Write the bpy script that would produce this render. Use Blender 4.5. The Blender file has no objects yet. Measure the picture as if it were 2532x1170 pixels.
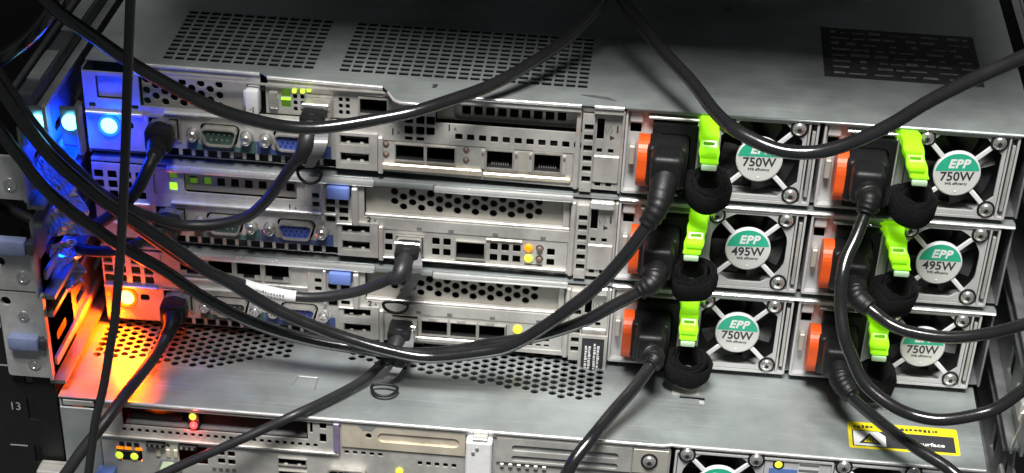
import bpy, bmesh, math, random
from mathutils import Vector, Matrix
from mathutils.geometry import delaunay_2d_cdt

random.seed(7)
S = 0.001                                   # the code below is written in millimetres
scene = bpy.context.scene
COL = scene.collection

# ------------------------------------------------------------------ camera
cd = bpy.data.cameras.new('camera')
cam = bpy.data.objects.new('camera', cd)
COL.objects.link(cam)
right = Vector((0.9949038, 0.0954321, 0.0325435))
down = Vector((0.0860565, -0.6355077, -0.7672837))
fwd = Vector((-0.0525419, 0.7661741, -0.6404816))
m = Matrix((right, -down, -fwd)).transposed().to_4x4()
m.translation = Vector((229.9881896, -829.2511762, 493.0891185)) * S
cam.matrix_world = m
cd.sensor_fit = 'HORIZONTAL'
cd.sensor_width = 36
cd.lens = 68.01783
cd.shift_x = 0.013826
cd.shift_y = 0.427752
cd.clip_start = 0.01
cd.clip_end = 50
scene.camera = cam

# ------------------------------------------------------------------ light: ceiling panels of a machine room
world = bpy.data.worlds.new('World')
scene.world = world
world.use_nodes = True
world.node_tree.nodes['Background'].inputs[0].default_value = (0.55, 0.6, 0.62, 1)
world.node_tree.nodes['Background'].inputs[1].default_value = 0.15
def ceiling_lamp(name, loc, target, sx, sy, power, col):
    ld = bpy.data.lights.new(name, 'AREA')
    ld.shape = 'RECTANGLE'; ld.size = sx; ld.size_y = sy
    ld.energy = power; ld.color = col
    o = bpy.data.objects.new(name, ld); COL.objects.link(o)
    o.location = loc
    o.rotation_euler = (Vector(target) - Vector(loc)).to_track_quat('-Z', 'Y').to_euler()
ceiling_lamp('ceiling_lamp_overhead', (0.02, -0.85, 1.95), (0.18, 0.0, 0.08), 0.62, 0.42, 48, (1.0, 0.99, 0.96))
ceiling_lamp('ceiling_lamp_aisle', (0.24, -1.12, 1.92), (0.19, 0.0, 0.08), 0.62, 0.42, 56, (1.0, 0.98, 0.94))

vs = scene.view_settings
vs.view_transform = 'Standard'; vs.look = 'None'; vs.exposure = 0.0; vs.gamma = 1.0
vs.use_curve_mapping = False
scene.cycles.max_bounces = 6
scene.cycles.use_denoising = True

# ------------------------------------------------------------------ materials
MATS = {}
def mat(name, col, rough=0.5, metal=0.0, var=0.0, vscale=60, bump=0.0, bscale=200, emit=None, estr=0.0,
        spec=0.5, stretch=None, rvar=0.0, col2=None, sheen=0.0, trans=0.0, alpha=1.0):
    mt = bpy.data.materials.new(name); mt.use_nodes = True
    nt = mt.node_tree; b = nt.nodes['Principled BSDF']
    b.inputs['Base Color'].default_value = (*col, 1)
    b.inputs['Roughness'].default_value = rough
    b.inputs['Metallic'].default_value = metal
    b.inputs['Specular IOR Level'].default_value = spec
    if trans: b.inputs['Transmission Weight'].default_value = trans
    if sheen:
        b.inputs['Sheen Weight'].default_value = sheen; b.inputs['Sheen Roughness'].default_value = 0.4
    if alpha < 1: b.inputs['Alpha'].default_value = alpha
    if emit:
        b.inputs['Emission Color'].default_value = (*emit, 1); b.inputs['Emission Strength'].default_value = estr
    if var or bump or rvar:
        tc = nt.nodes.new('ShaderNodeTexCoord'); mp = nt.nodes.new('ShaderNodeMapping')
        nt.links.new(tc.outputs['Object'], mp.inputs['Vector'])
        if stretch: mp.inputs['Scale'].default_value = stretch
    if var or rvar:
        nz = nt.nodes.new('ShaderNodeTexNoise')
        nz.inputs['Scale'].default_value = vscale; nz.inputs['Detail'].default_value = 6; nz.inputs['Roughness'].default_value = 0.65
        nt.links.new(mp.outputs['Vector'], nz.inputs['Vector'])
    if var:
        mx = nt.nodes.new('ShaderNodeMix'); mx.data_type = 'RGBA'
        lo = tuple(c * (1 - var) for c in col) if col2 is None else col2
        hi = tuple(min(1, c * (1 + var)) for c in col)
        mr = nt.nodes.new('ShaderNodeMapRange')
        mr.inputs[1].default_value = 0.32; mr.inputs[2].default_value = 0.68
        nt.links.new(nz.outputs['Fac'], mr.inputs[0])
        nt.links.new(mr.outputs[0], mx.inputs[0])
        mx.inputs[6].default_value = (*lo, 1); mx.inputs[7].default_value = (*hi, 1)
        nt.links.new(mx.outputs[2], b.inputs['Base Color'])
    if rvar:
        mr2 = nt.nodes.new('ShaderNodeMapRange')
        mr2.inputs[1].default_value = 0.3; mr2.inputs[2].default_value = 0.7
        mr2.inputs[3].default_value = max(0.05, rough - rvar); mr2.inputs[4].default_value = rough + rvar
        nt.links.new(nz.outputs['Fac'], mr2.inputs[0]); nt.links.new(mr2.outputs[0], b.inputs['Roughness'])
    if bump:
        n2 = nt.nodes.new('ShaderNodeTexNoise'); n2.inputs['Scale'].default_value = bscale; n2.inputs['Detail'].default_value = 4
        nt.links.new(mp.outputs['Vector'], n2.inputs['Vector'])
        bp = nt.nodes.new('ShaderNodeBump'); bp.inputs['Strength'].default_value = bump; bp.inputs['Distance'].default_value = 0.001
        nt.links.new(n2.outputs['Fac'], bp.inputs['Height']); nt.links.new(bp.outputs['Normal'], b.inputs['Normal'])
    MATS[name] = mt
    return mt
EDGE = mat('highlight_folded_edge', (0.86, 0.865, 0.85), 0.24, 0.6, 0.1, 60, 0.05, 300, rvar=0.06)  # lighter than the panel steel, lip and ledge highlights put into the colour
STEEL = mat('plated_steel', (0.53, 0.515, 0.485), 0.38, 0.42, 0.24, 45, 0.08, 400, rvar=0.12)
LID = mat('galvanised_lid', (0.32, 0.35, 0.348), 0.42, 0.45, 0.2, 22, 0.06, 260, rvar=0.18)
PSUS = mat('psu_grey_paint', (0.555, 0.555, 0.555), 0.40, 0.25, 0.10, 70, 0.06, 500)
TAN = mat('tan_slot_plate', (0.42, 0.40, 0.355), 0.5, 0.3, 0.12, 60, 0.05, 400)
WARM = mat('warm_bracket_steel', (0.74, 0.66, 0.53), 0.32, 0.5, 0.2, 45, 0.05, 300, rvar=0.1)
RAIL = mat('rail_steel', (0.30, 0.31, 0.315), 0.36, 0.6, 0.25, 40, 0.1, 250, rvar=0.12)
EARS = mat('ear_steel', (0.52, 0.52, 0.51), 0.42, 0.35, 0.3, 50, 0.1, 250, rvar=0.1)
RAILD = mat('dark_rail_steel', (0.10, 0.105, 0.115), 0.38, 0.6, 0.35, 30, 0.1, 250, rvar=0.12)
CHROME = mat('bright_screw', (0.78, 0.77, 0.75), 0.22, 0.85, 0.1, 300)
CAGE = mat('cage_steel', (0.52, 0.50, 0.46), 0.3, 0.6, 0.2, 200)
DARK = mat('shade_black_inside', (0.008, 0.008, 0.009), 0.7)  # near-black puts the shade of openings, wells and recesses into the colour
BLACKP = mat('black_plastic', (0.008, 0.008, 0.009), 0.46, 0, 0.2, 200, 0.12, 900, spec=0.35)
CORD = mat('black_cord_jacket', (0.012, 0.012, 0.013), 0.19, 0, 0.15, 90, 0.04, 700, rvar=0.05, spec=1.0)
CORDM = mat('matte_cable_jacket', (0.020, 0.020, 0.022), 0.42, 0, 0.15, 120, 0.10, 900)
STRAP = mat('velcro', (0.012, 0.012, 0.013), 0.95, 0, 0.4, 900, 0.8, 1800, spec=0.1)
ORANGE = mat('orange_plastic', (0.74, 0.092, 0.012), 0.42, 0, 0.08, 150, 0.05, 600)
LATCHB = mat('blue_latch_plastic', (0.17, 0.26, 0.66), 0.45, 0, 0.1, 150)
LATCHG = mat('grey_blue_latch_plastic', (0.20, 0.24, 0.40), 0.5, 0, 0.15, 150)
TEAL = mat('teal_print', (0.06, 0.125, 0.125), 0.5, 0, 0.25, 150)
BLUEP = mat('blue_print', (0.045, 0.075, 0.20), 0.5, 0, 0.25, 150)
SERIAL = mat('serial_green', (0.035, 0.075, 0.055), 0.45, 0, 0.2, 300)
VGA = mat('vga_blue', (0.05, 0.085, 0.36), 0.42, 0, 0.15, 300)
WHITE = mat('white_plastic', (0.70, 0.70, 0.71), 0.45, 0, 0.06, 200)
LABELW = mat('label_silver', (0.66, 0.66, 0.64), 0.4, 0.1, 0.04, 200)
LABELG = mat('label_green', (0.03, 0.42, 0.26), 0.4, 0, 0.05, 200)
INK = mat('dark_ink', (0.03, 0.03, 0.035), 0.6)
RACKNO = mat('faded_white_print', (0.32, 0.32, 0.32), 0.6, 0, 0.4, 700)
INKG = mat('grey_ink', (0.14, 0.14, 0.14), 0.6)
PAPER = mat('white_print', (0.8, 0.8, 0.8), 0.5)
YELLOW = mat('yellow_label', (0.80, 0.66, 0.015), 0.4, 0, 0.05, 300)
BLUEST = mat('blue_sticker', (0.10, 0.18, 0.42), 0.5, 0, 0.1, 300)
REDST = mat('red_print', (0.30, 0.05, 0.06), 0.5)
POST = mat('black_post_paint', (0.006, 0.006, 0.0065), 0.55, 0, 0.3, 80, 0.1, 600)
BLADE = mat('fan_blade', (0.005, 0.005, 0.006), 0.36, 0, 0.1, 100)
TABG = mat('smoky_pull_tab', (0.16, 0.16, 0.165), 0.32, 0, 0.2, 150)
FILM = mat('crumpled_wrap', (0.50, 0.55, 0.62), 0.18, 0.5, 0.3, 60, 0.5, 140)
LIDLAB = mat('dark_lid_label', (0.028, 0.028, 0.030), 0.55, 0, 0.5, 260)
BOARD = mat('circuit_board', (0.015, 0.04, 0.025), 0.5, 0, 0.5, 300)
def glow(name, col, strength, base=None):
    return mat(name, base or col, 0.3, emit=col, estr=strength)
G_BLUE = glow('led_blue', (0.16, 0.75, 1.0), 5)
G_ORANGE = glow('led_amber', (1.0, 0.55, 0.12), 6)
G_YEL = glow('led_yellow', (0.86, 0.86, 0.04), 1.1)
G_GRN = glow('led_green', (0.35, 0.9, 0.03), 1.3)
G_GRNY = glow('led_yellow_green', (0.6, 0.85, 0.06), 0.9)
G_GRND = glow('led_green_dim', (0.16, 0.35, 0.03), 0.35)
G_RED = glow('led_red', (1.0, 0.06, 0.06), 1.8)
G_ORS = glow('led_orange_small', (1.0, 0.24, 0.0), 1.15)
HALO_B = glow('blue_halo_bezel', (0.02, 0.16, 1.0), 1.3)  # bezels coloured as emitters to imitate the halo round each lamp
HALO_O = glow('amber_halo_bezel', (1.0, 0.16, 0.0), 1.2)
UNDER = mat('device_underside', (0.34, 0.35, 0.35), 0.5, 0.3, 0.1, 40)
LEDOFF = mat('led_off', (0.16, 0.11, 0.085), 0.35)
def scratches(mt, amount, scale):
    nt = mt.node_tree; b = nt.nodes['Principled BSDF']
    tc = nt.nodes.new('ShaderNodeTexCoord'); prev = b.inputs['Base Color'].links[0].from_socket
    for rot, st in ((0.25, (25, 900, 25)), (1.2, (18, 700, 18))):
        mp = nt.nodes.new('ShaderNodeMapping'); mp.inputs['Rotation'].default_value = (0, 0, rot); mp.inputs['Scale'].default_value = [q*scale for q in st]
        nz = nt.nodes.new('ShaderNodeTexNoise'); nz.inputs['Scale'].default_value = 1.0; nz.inputs['Detail'].default_value = 3
        mr = nt.nodes.new('ShaderNodeMapRange'); mr.inputs[1].default_value = 0.62; mr.inputs[2].default_value = 0.75; mr.inputs[4].default_value = amount
        mx = nt.nodes.new('ShaderNodeMix'); mx.data_type = 'RGBA'
        nt.links.new(tc.outputs['Object'], mp.inputs['Vector']); nt.links.new(mp.outputs['Vector'], nz.inputs['Vector'])
        nt.links.new(nz.outputs['Fac'], mr.inputs[0]); nt.links.new(mr.outputs[0], mx.inputs[0])
        nt.links.new(prev, mx.inputs[6]); mx.inputs[7].default_value = (0.62, 0.64, 0.63, 1)
        prev = mx.outputs[2]
    nt.links.new(prev, b.inputs['Base Color'])
scratches(LID, 0.4, 1.0); scratches(STEEL, 0.25, 1.4)
# green power handle: lit from inside by its lamp
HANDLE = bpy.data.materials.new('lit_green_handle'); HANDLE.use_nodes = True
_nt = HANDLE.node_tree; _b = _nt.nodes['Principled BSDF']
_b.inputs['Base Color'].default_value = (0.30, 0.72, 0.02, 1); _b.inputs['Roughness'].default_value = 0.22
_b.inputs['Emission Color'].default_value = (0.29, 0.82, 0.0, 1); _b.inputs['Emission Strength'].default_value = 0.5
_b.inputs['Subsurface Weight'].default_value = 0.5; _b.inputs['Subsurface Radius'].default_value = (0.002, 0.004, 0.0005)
HANDLED = mat('handle_shadowed_mould', (0.10, 0.30, 0.01), 0.25, emit=(0.12, 0.42, 0.0), estr=0.35)  # darker copy of the handle green, recess shade put into the colour
CLEAR = mat('clear_handle_tip', (0.42, 0.56, 0.40), 0.12, 0, 0.1, 200, emit=(0.25, 0.6, 0.1), estr=0.10)

# ------------------------------------------------------------------ mesh helpers
def inside(poly, x, z):
    c = False; n = len(poly)
    for i in range(n):
        x0, z0 = poly[i]; x1, z1 = poly[i-1]
        if (z0 > z) != (z1 > z) and x < (x1-x0)*(z-z0)/(z1-z0) + x0: c = not c
    return c
class MB:
    def __init__(s): s.v = []; s.f = []
    def add(s, vs_, fs_):
        o = len(s.v); s.v += [tuple(v) for v in vs_]; s.f += [tuple(i + o for i in f) for f in fs_]
        return s
    def box(s, x0, x1, y0, y1, z0, z1):
        return s.add([(x0,y0,z0),(x1,y0,z0),(x1,y1,z0),(x0,y1,z0),(x0,y0,z1),(x1,y0,z1),(x1,y1,z1),(x0,y1,z1)],
                     [(0,3,2,1),(4,5,6,7),(0,1,5,4),(1,2,6,5),(2,3,7,6),(3,0,4,7)])
    def rbox(s, x0, x1, y0, y1, z0, z1, r=1.0, seg=2, mtx=None):
        bm = bmesh.new(); bmesh.ops.create_cube(bm, size=1)
        for v in bm.verts:
            v.co = ((v.co.x+.5)*(x1-x0)+x0, (v.co.y+.5)*(y1-y0)+y0, (v.co.z+.5)*(z1-z0)+z0)
        bmesh.ops.bevel(bm, geom=bm.edges[:], offset=r, segments=seg, affect='EDGES', profile=0.5)
        if mtx is not None: bm.transform(mtx)
        bm.verts.index_update()
        s.add([v.co[:] for v in bm.verts], [[v.index for v in f.verts] for f in bm.faces]); bm.free()
        return s
    def plate(s, outer, holes, a, b, plane='XZ'):
        vs_, es = [], []
        for loop in [outer] + list(holes):
            o = len(vs_); n = len(loop)
            vs_ += [Vector(p) for p in loop]; es += [(o+i, o+(i+1) % n) for i in range(n)]
        ov, oe, of = delaunay_2d_cdt(vs_, es, [], 0, 1e-4)[:3]
        boxes = [(min(p[0] for p in h), max(p[0] for p in h), min(p[1] for p in h), max(p[1] for p in h), h) for h in holes]
        def keep(f):
            x = sum(ov[i][0] for i in f)/len(f); z = sum(ov[i][1] for i in f)/len(f)
            if not inside(outer, x, z): return False
            return not any(b_[0] < x < b_[1] and b_[2] < z < b_[3] and inside(b_[4], x, z) for b_ in boxes)
        of = [f for f in of if keep(f)]
        pt = (lambda p, w: (p[0], w, p[1])) if plane == 'XZ' else ((lambda p, w: (p[0], p[1], w)) if plane == 'XY' else (lambda p, w: (w, p[0], p[1])))
        n = len(ov); cnt = {}
        V = [pt(p, a) for p in ov] + [pt(p, b) for p in ov]; Fc = []
        for f in of:
            Fc.append(tuple(f)); Fc.append(tuple(i + n for i in reversed(f)))
            for i in range(len(f)):
                e = (f[i], f[(i+1) % len(f)]); k = (min(e), max(e)); cnt.setdefault(k, []).append(e)
        for k, l in cnt.items():
            if len(l) == 1: i, j = l[0]; Fc.append((j, i, i+n, j+n))
        return s.add(V, Fc)
    def lathe(s, c, axis, prof, n=20, rot=0.0):
        """prof: (radius, height) along axis from c"""
        ax = Vector(axis).normalized(); u = ax.orthogonal().normalized(); w = ax.cross(u)
        c = Vector(c); V = []; Fc = []
        for r, h in prof:
            for k in range(n):
                t = 2*math.pi*k/n + rot
                V.append(c + ax*h + (u*math.cos(t) + w*math.sin(t))*max(r, 1e-3))
        for i in range(len(prof)-1):
            for k in range(n):
                a = i*n+k; b_ = i*n+(k+1) % n
                Fc.append((a, b_, b_+n, a+n))
        Fc.append(tuple(reversed(range(n)))); Fc.append(tuple(range((len(prof)-1)*n, len(prof)*n)))
        return s.add(V, Fc)
    def tube(s, pts, r, n=12, rfun=None, flat=None, up=None):
        P = [Vector(p) for p in pts]; N = len(P); V = []; Fc = []
        t0 = (P[1]-P[0]).normalized()
        u = Vector(up) if up else t0.orthogonal().normalized()
        u = (u - t0*u.dot(t0)).normalized()
        for i in range(N):
            t = (P[min(i+1, N-1)] - P[max(i-1, 0)]).normalized()
            u = (u - t*u.dot(t)).normalized(); w = t.cross(u)
            rr = rfun(i/(N-1)) if rfun else r
            for k in range(n):
                a = 2*math.pi*k/n
                V.append(P[i] + (u*math.cos(a)*(flat or 1.0) + w*math.sin(a))*rr)
        for i in range(N-1):
            for k in range(n):
                a = i*n+k; b_ = i*n+(k+1) % n
                Fc.append((a, b_, b_+n, a+n))
        Fc.append(tuple(reversed(range(n)))); Fc.append(tuple(range((N-1)*n, N*n)))
        return s.add(V, Fc)
    def ribbon(s, pts, half, thick, side):
        """strip of given half width along side vector and thickness, following pts"""
        P = [Vector(p) for p in pts]; sd = Vector(side).normalized(); V = []; Fc = []; N = len(P)
        for i in range(N):
            t = (P[min(i+1, N-1)] - P[max(i-1, 0)]).normalized(); nn = sd.cross(t).normalized()
            h = half[i] if isinstance(half, (list, tuple)) else half
            V += [P[i]-sd*h-nn*thick/2, P[i]+sd*h-nn*thick/2, P[i]+sd*h+nn*thick/2, P[i]-sd*h+nn*thick/2]
        for i in range(N-1):
            for k in range(4):
                a = i*4+k; b_ = i*4+(k+1) % 4
                Fc.append((a, b_, b_+4, a+4))
        Fc += [(3,2,1,0), tuple(range((N-1)*4, N*4))]
        return s.add(V, Fc)
    def mesh(s, name, smooth=None):
        me = bpy.data.meshes.new(name)
        me.from_pydata([(v[0]*S, v[1]*S, v[2]*S) for v in s.v], [], s.f)
        bm = bmesh.new(); bm.from_mesh(me)
        bmesh.ops.recalc_face_normals(bm, faces=bm.faces[:])
        if smooth is not None:
            for f in bm.faces: f.smooth = True
            for e in bm.edges:
                if len(e.link_faces) == 2 and e.calc_face_angle(0) > math.radians(smooth): e.smooth = False
        bm.to_mesh(me); bm.free()
        return me
    def build(s, name, m_, parent=None, smooth=None, loc=None):
        me = s.mesh(name, smooth); me.materials.append(m_)
        return link(name, me, parent, loc)

def link(name, me, parent=None, loc=None):
    o = bpy.data.objects.new(name, me); COL.objects.link(o)
    if parent: o.parent = parent
    if loc: o.location = Vector(loc)*S
    return o
def thing(name, label, cat, loc=(0, 0, 0), group=None):
    o = bpy.data.objects.new(name, None); COL.objects.link(o)
    o.empty_display_size = 0.01; o.location = Vector(loc)*S
    return tag(o, label, cat, group)
def tag(o, label, cat, group=None):
    o['label'] = label; o['category'] = cat
    if group: o['group'] = group
    return o
def struct(o): o['kind'] = 'structure'; return o
def rect(x0, x1, z0, z1): return [(x0, z0), (x1, z0), (x1, z1), (x0, z1)]
def rrect(x0, x1, z0, z1, r, n=4):
    out = []
    for cx, cz, a0 in ((x1-r, z0+r, -90), (x1-r, z1-r, 0), (x0+r, z1-r, 90), (x0+r, z0+r, 180)):
        for k in range(n+1):
            a = math.radians(a0 + 90*k/n); out.append((cx+r*math.cos(a), cz+r*math.sin(a)))
    return out
def sq(cx, cz, w, h=None, r=0.5): h = h or w; return rrect(cx-w/2, cx+w/2, cz-h/2, cz+h/2, min(r, w*.3, h*.3), 2)
def ngon(cx, cz, r, n=10, rot=0.0): return [(cx+r*math.cos(2*math.pi*k/n+rot), cz+r*math.sin(2*math.pi*k/n+rot)) for k in range(n)]
def dsub(cx, cz, w, h, r=2.0):
    s_ = 1.4
    return [(cx-w/2+r, cz+h/2), (cx-w/2+r*.3, cz+h/2-r*.3), (cx-w/2, cz+h/2-r), (cx-w/2+s_, cz-h/2+r), (cx-w/2+s_+r*.35, cz-h/2+r*.3), (cx-w/2+s_+r, cz-h/2),
            (cx+w/2-s_-r, cz-h/2), (cx+w/2-s_-r*.35, cz-h/2+r*.3), (cx+w/2-s_, cz-h/2+r), (cx+w/2, cz+h/2-r), (cx+w/2-r*.3, cz+h/2-r*.3), (cx+w/2-r, cz+h/2)]
def catmull(pts, per=10):
    P = [Vector(p) for p in pts]; out = []
    Q = [P[0]*2-P[1]] + P + [P[-1]*2-P[-2]]
    for i in range(1, len(Q)-2):
        for k in range(per):
            t = k/per; a, b, c, d = Q[i-1], Q[i], Q[i+1], Q[i+2]
            out.append(0.5*((2*b) + (c-a)*t + (2*a-5*b+4*c-d)*t*t + (3*b-a-3*c+d)*t**3))
    out.append(P[-1]); return out
FONT_CACHE = {}
def text(name, body, size, loc, m_, parent=None, align='CENTER', shear=0.0, rot=(90, 0, 0), bold=0.0, space=1.0, sx=1.0):
    key = (body, size, align, shear, bold, m_.name, space, sx)
    if key not in FONT_CACHE:
        cu = bpy.data.curves.new(name, 'FONT'); cu.body = body; cu.size = size*S; cu.align_x = align; cu.align_y = 'CENTER'
        cu.shear = shear; cu.offset = bold*S; cu.extrude = 0.04*S; cu.resolution_u = 3; cu.space_character = space
        o = bpy.data.objects.new('tmp', cu); COL.objects.link(o)
        me = bpy.data.meshes.new_from_object(o)
        for v in me.vertices: v.co.x *= sx
        bpy.data.objects.remove(o); bpy.data.curves.remove(cu)
        me.materials.clear(); me.materials.append(m_); FONT_CACHE[key] = me
    o = link(name, FONT_CACHE[key], parent, loc)
    o.rotation_euler = [math.radians(a) for a in rot]
    return o
def spot(name, loc, aim, col, power, radius, parent=None, cone=150, blend=0.8):
    ld = bpy.data.lights.new(name, 'SPOT'); ld.energy = power; ld.color = col; ld.shadow_soft_size = radius*S
    ld.spot_size = math.radians(cone); ld.spot_blend = blend
    o = bpy.data.objects.new(name, ld); COL.objects.link(o); o.location = Vector(loc)*S
    o.rotation_euler = Vector(aim).to_track_quat('-Z', 'Y').to_euler()
    if parent: o.parent = parent
    return o
def lamp(name, loc, col, power, radius, parent=None):
    ld = bpy.data.lights.new(name, 'POINT'); ld.energy = power; ld.color = col; ld.shadow_soft_size = radius*S
    o = bpy.data.objects.new(name, ld); COL.objects.link(o); o.location = Vector(loc)*S
    if parent: o.parent = parent
    return o
_screw = {}
def screw(parent, x, z, y, r=3.15, name='screw'):
    """pan head screw seen from the front, with a dark star recess, on a dark washer ring"""
    if r not in _screw:
        a = MB().lathe((0, 0, 0), (0, -1, 0), [(r, 0), (r, 0.9), (r*.86, 1.7), (r*.5, 2.2), (0.01, 2.35)], 20).mesh('screw', 40); a.materials.append(CHROME)
        st = [(r*(.46 if k % 2 == 0 else .24)*math.cos(math.pi*k/6), r*(.46 if k % 2 == 0 else .24)*math.sin(math.pi*k/6)) for k in range(12)]
        b = MB().plate(st, [], -2.45, -2.0).mesh('recess'); b.materials.append(DARK)
        c = MB().plate(ngon(0, 0, r*1.28, 20), [], -0.5, 0.1).mesh('washer'); c.materials.append(BLACKP)
        _screw[r] = (a, b, c)
    a, b, c = _screw[r]
    o = link(name, a, parent, (x, y, z)); link('recess', b, o); link('washer', c, o)
    o.rotation_euler.y = random.uniform(0, 1)
    return o

# ------------------------------------------------------------------ the rack around the servers
struct(MB().box(-250, -249, -70, 700, -300, 500).build('rack_side_panel', POST))
struct(MB().box(560, 561, -70, 700, -300, 500).build('rack_side_panel', POST))
struct(MB().box(-250, 560, 690, 691, -300, 500).build('rack_back_panel', POST))
struct(MB().box(-250, 560, -60, 690, -301, -300).build('rack_floor', POST))
# the next device up in the rack, above the frame: it shades the rear of the top lid
MB().rbox(-30, 404, -104, 640, 352, 530, 2).build('rack_device_above', UNDER)
struct(bpy.data.objects['rack_device_above'])

# added unseen tube above the frame, blocks lamp light from the left side
struct(MB().tube(catmull([(4, -176, 268), (6, -180, 420), (2, -186, 640), (8, -182, 900), (6, -180, 1100)], 6), 52, 24, rfun=lambda u: 44+10*min(1, u*5)).build('added_shade_trunk', CORDM, None, 60))
rp = thing('rack_post', 'black rack post with white unit number thirteen and tick marks', 'rack post', (-60, -62, -150))
slots = [rect(7, 12, 150-29+44.45*k+14, 150-29+44.45*k+26) for k in range(-2, 1)] + [rect(7.5, 11.5, 150-29+44.45*k+34, 150-29+44.45*k+44) for k in range(-2, 1)]
MB().plate([(-90, -100), (22, -100), (22, 222), (2, 226), (2, 500), (-90, 500)], slots, 0, 2).build('front_plate', POST, rp)
MB().box(20, 22, 2.2, 40, -100, 220).build('inner_flange', POST, rp)
for k, n in ((-1, '12'), (0, '13'), (1, '14')):
    z0 = 150 - 29.9 + 44.45*k
    text('unit_number', n, 6.0, (1.2, -0.06, z0 + 22), RACKNO, rp)
    MB().box(-4, 4.5, -0.12, -0.02, z0 - .35, z0 + .35).build('tick_mark', RACKNO, rp)

# ------------------------------------------------------------------ slide rails at the left (with ear, rivets, latch) and right
def rivet(parent, x, z, y, r=3.2):
    return MB().lathe((x, y, z), (0, -1, 0), [(r, 0), (r*.95, .5), (r*.62, .7), (r*.5, .3), (r*.35, .3), (r*.3, 1.0), (.01, 1.1)], 18).build('rivet', CHROME, parent, 40)
def left_rail(zb, z0, z1, label, latch, xr, deep):
    """zb: base height of its unit; z0..z1 ear extent; xr: right edge of the ear"""
    r = thing('slide_rail', label, 'slide rail', (-38, -66, zb), 'rails beside the servers')
    z0 -= zb; z1 -= zb
    e = MB().plate(rrect(-20, xr, z0, z1, 1.5), [ngon(-16.5, z1-5, 2.4, 12)], 0, 2).build('ear', EARS, r)
    MB().box(xr-1.2, xr, -2, 0, z0, z1).build('ear_lip', STEEL, e)
    rivet(r, -7, z0 + 7, 0); 
    if z1-z0 > 30: rivet(r, -9, z1 - 12, 0, 2.6); rivet(r, -6.5, z0 + 17, 0, 2.4)
    # channel running back into the rack, seen from inside
    sl = [rrect(y, y+16, 17, 21.5, 2) for y in range(16, deep-20, 34)]
    c = MB().plate([(2.5, 2), (deep, 2), (deep, 40), (2.5, 40)], sl, -1.5, 0, 'YZ').build('channel', RAIL, r)
    MB().box(0.1, 4.2, 2.5, deep, 37.5, 39.6).build('upper_lip', RAIL, c)
    MB().box(0.1, 6.0, 2.5, deep, 2.2, 4.0).build('lower_lip', RAIL, c)
    MB().box(0.15, 1.6, 8, deep, 9, 13).build('slide_bar', STEEL, c)
    if latch:
        la = MB().rbox(-17, -2.5, -5, 1.5, latch[0]-zb, latch[1]-zb, 1.4).build('latch', LATCHG, r, 40)
        MB().rbox(-2.4, 1.2, -4, 2, latch[0]-zb+.8, latch[1]-zb-.8, .8).build('latch_pin', RAILD, la)
    return r
left_rail(94.5, 102, 122, 'left slide rail level with the top server, grey ear with one rivet', None, 0.5, 330)
left_rail(50.05, 57, 76, 'left slide rail level with the middle server, blue-grey latch above its ear', (76.5, 84), 0, 300)
left_rail(5.6, 12, 56, 'left slide rail with tall riveted ear below the other ears, lit orange inside', (28, 35), 1.5, 300)
lr = thing('slide_rail', 'silver clip end of the lowest rail, at the lower left corner', 'slide rail', (-36, -66, -60), 'rails beside the servers')
MB().plate(rrect(-13, 1, -20, 24, 1.5), [], 0, 2).build('ear', STEEL, lr)
MB().rbox(-13, 1, -8, 0, 21, 24, 1).build('ear_lip', STEEL, lr)
rivet(lr, -5, 8, 0, 2.4)

# straight rail bar running back beside the top server
bar = thing('rail_bar', 'long dark rail bar running back beside the top lid, grey plate on it', 'rail', (-40, -40, 128))
MB().rbox(-6, 2, 0, 420, 0, 12, 1.2).build('bar', RAILD, bar)
MB().rbox(-9, -6.2, 2, 420, 3, 14, 1).build('side_strip', RAILD, bar)
MB().box(-5, 1, 14, 46, 12.05, 12.8).build('plate', RAIL, bar)
MB().box(-5, 1, 70, 110, 12.05, 12.8).build('plate', RAIL, bar)

def right_rail(zb, label, k):
    r = thing('slide_rail', label, 'slide rail', (413, -62, zb), 'rails beside the servers')
    cut = [rrect(18, 30, 14, 30, 2), rrect(52, 66, 10, 24, 2)]
    c = MB().plate([(0, 3), (300, 3), (300, 40), (16, 40), (12, 34), (4, 34), (0, 28)], cut, 0, 1.5, 'YZ').build('channel', RAIL, r)
    MB().box(-5, -0.1, 4, 300, 3.2, 4.8).build('lower_lip', RAIL, c)
    MB().box(-4, -0.1, 18, 300, 37.6, 39.2).build('upper_lip', RAIL, c)
    MB().tube([(-4, 1, 4), (-4.4, -1, 10), (-3, -2, 20), (-3.5, -1.5, 27), (-1, 1, 30)], 0.8, 8).build('spring_hook', CHROME, r, 40)
    MB().rbox(-2.6, -0.2, 6+k, 26+k, 16, 26, 1).build('bracket_tab', STEEL, r)
    return r
right_rail(94.5, 'right slide rail level with the top server', 0)
right_rail(50.05, 'right slide rail level with the middle server, bright spring hook', 6)
right_rail(5.6, 'right slide rail level with the lowest of the three slim servers', 2)
right_rail(-38, 'right slide rail at the lower right corner beside the warning label lid', 0)

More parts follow.
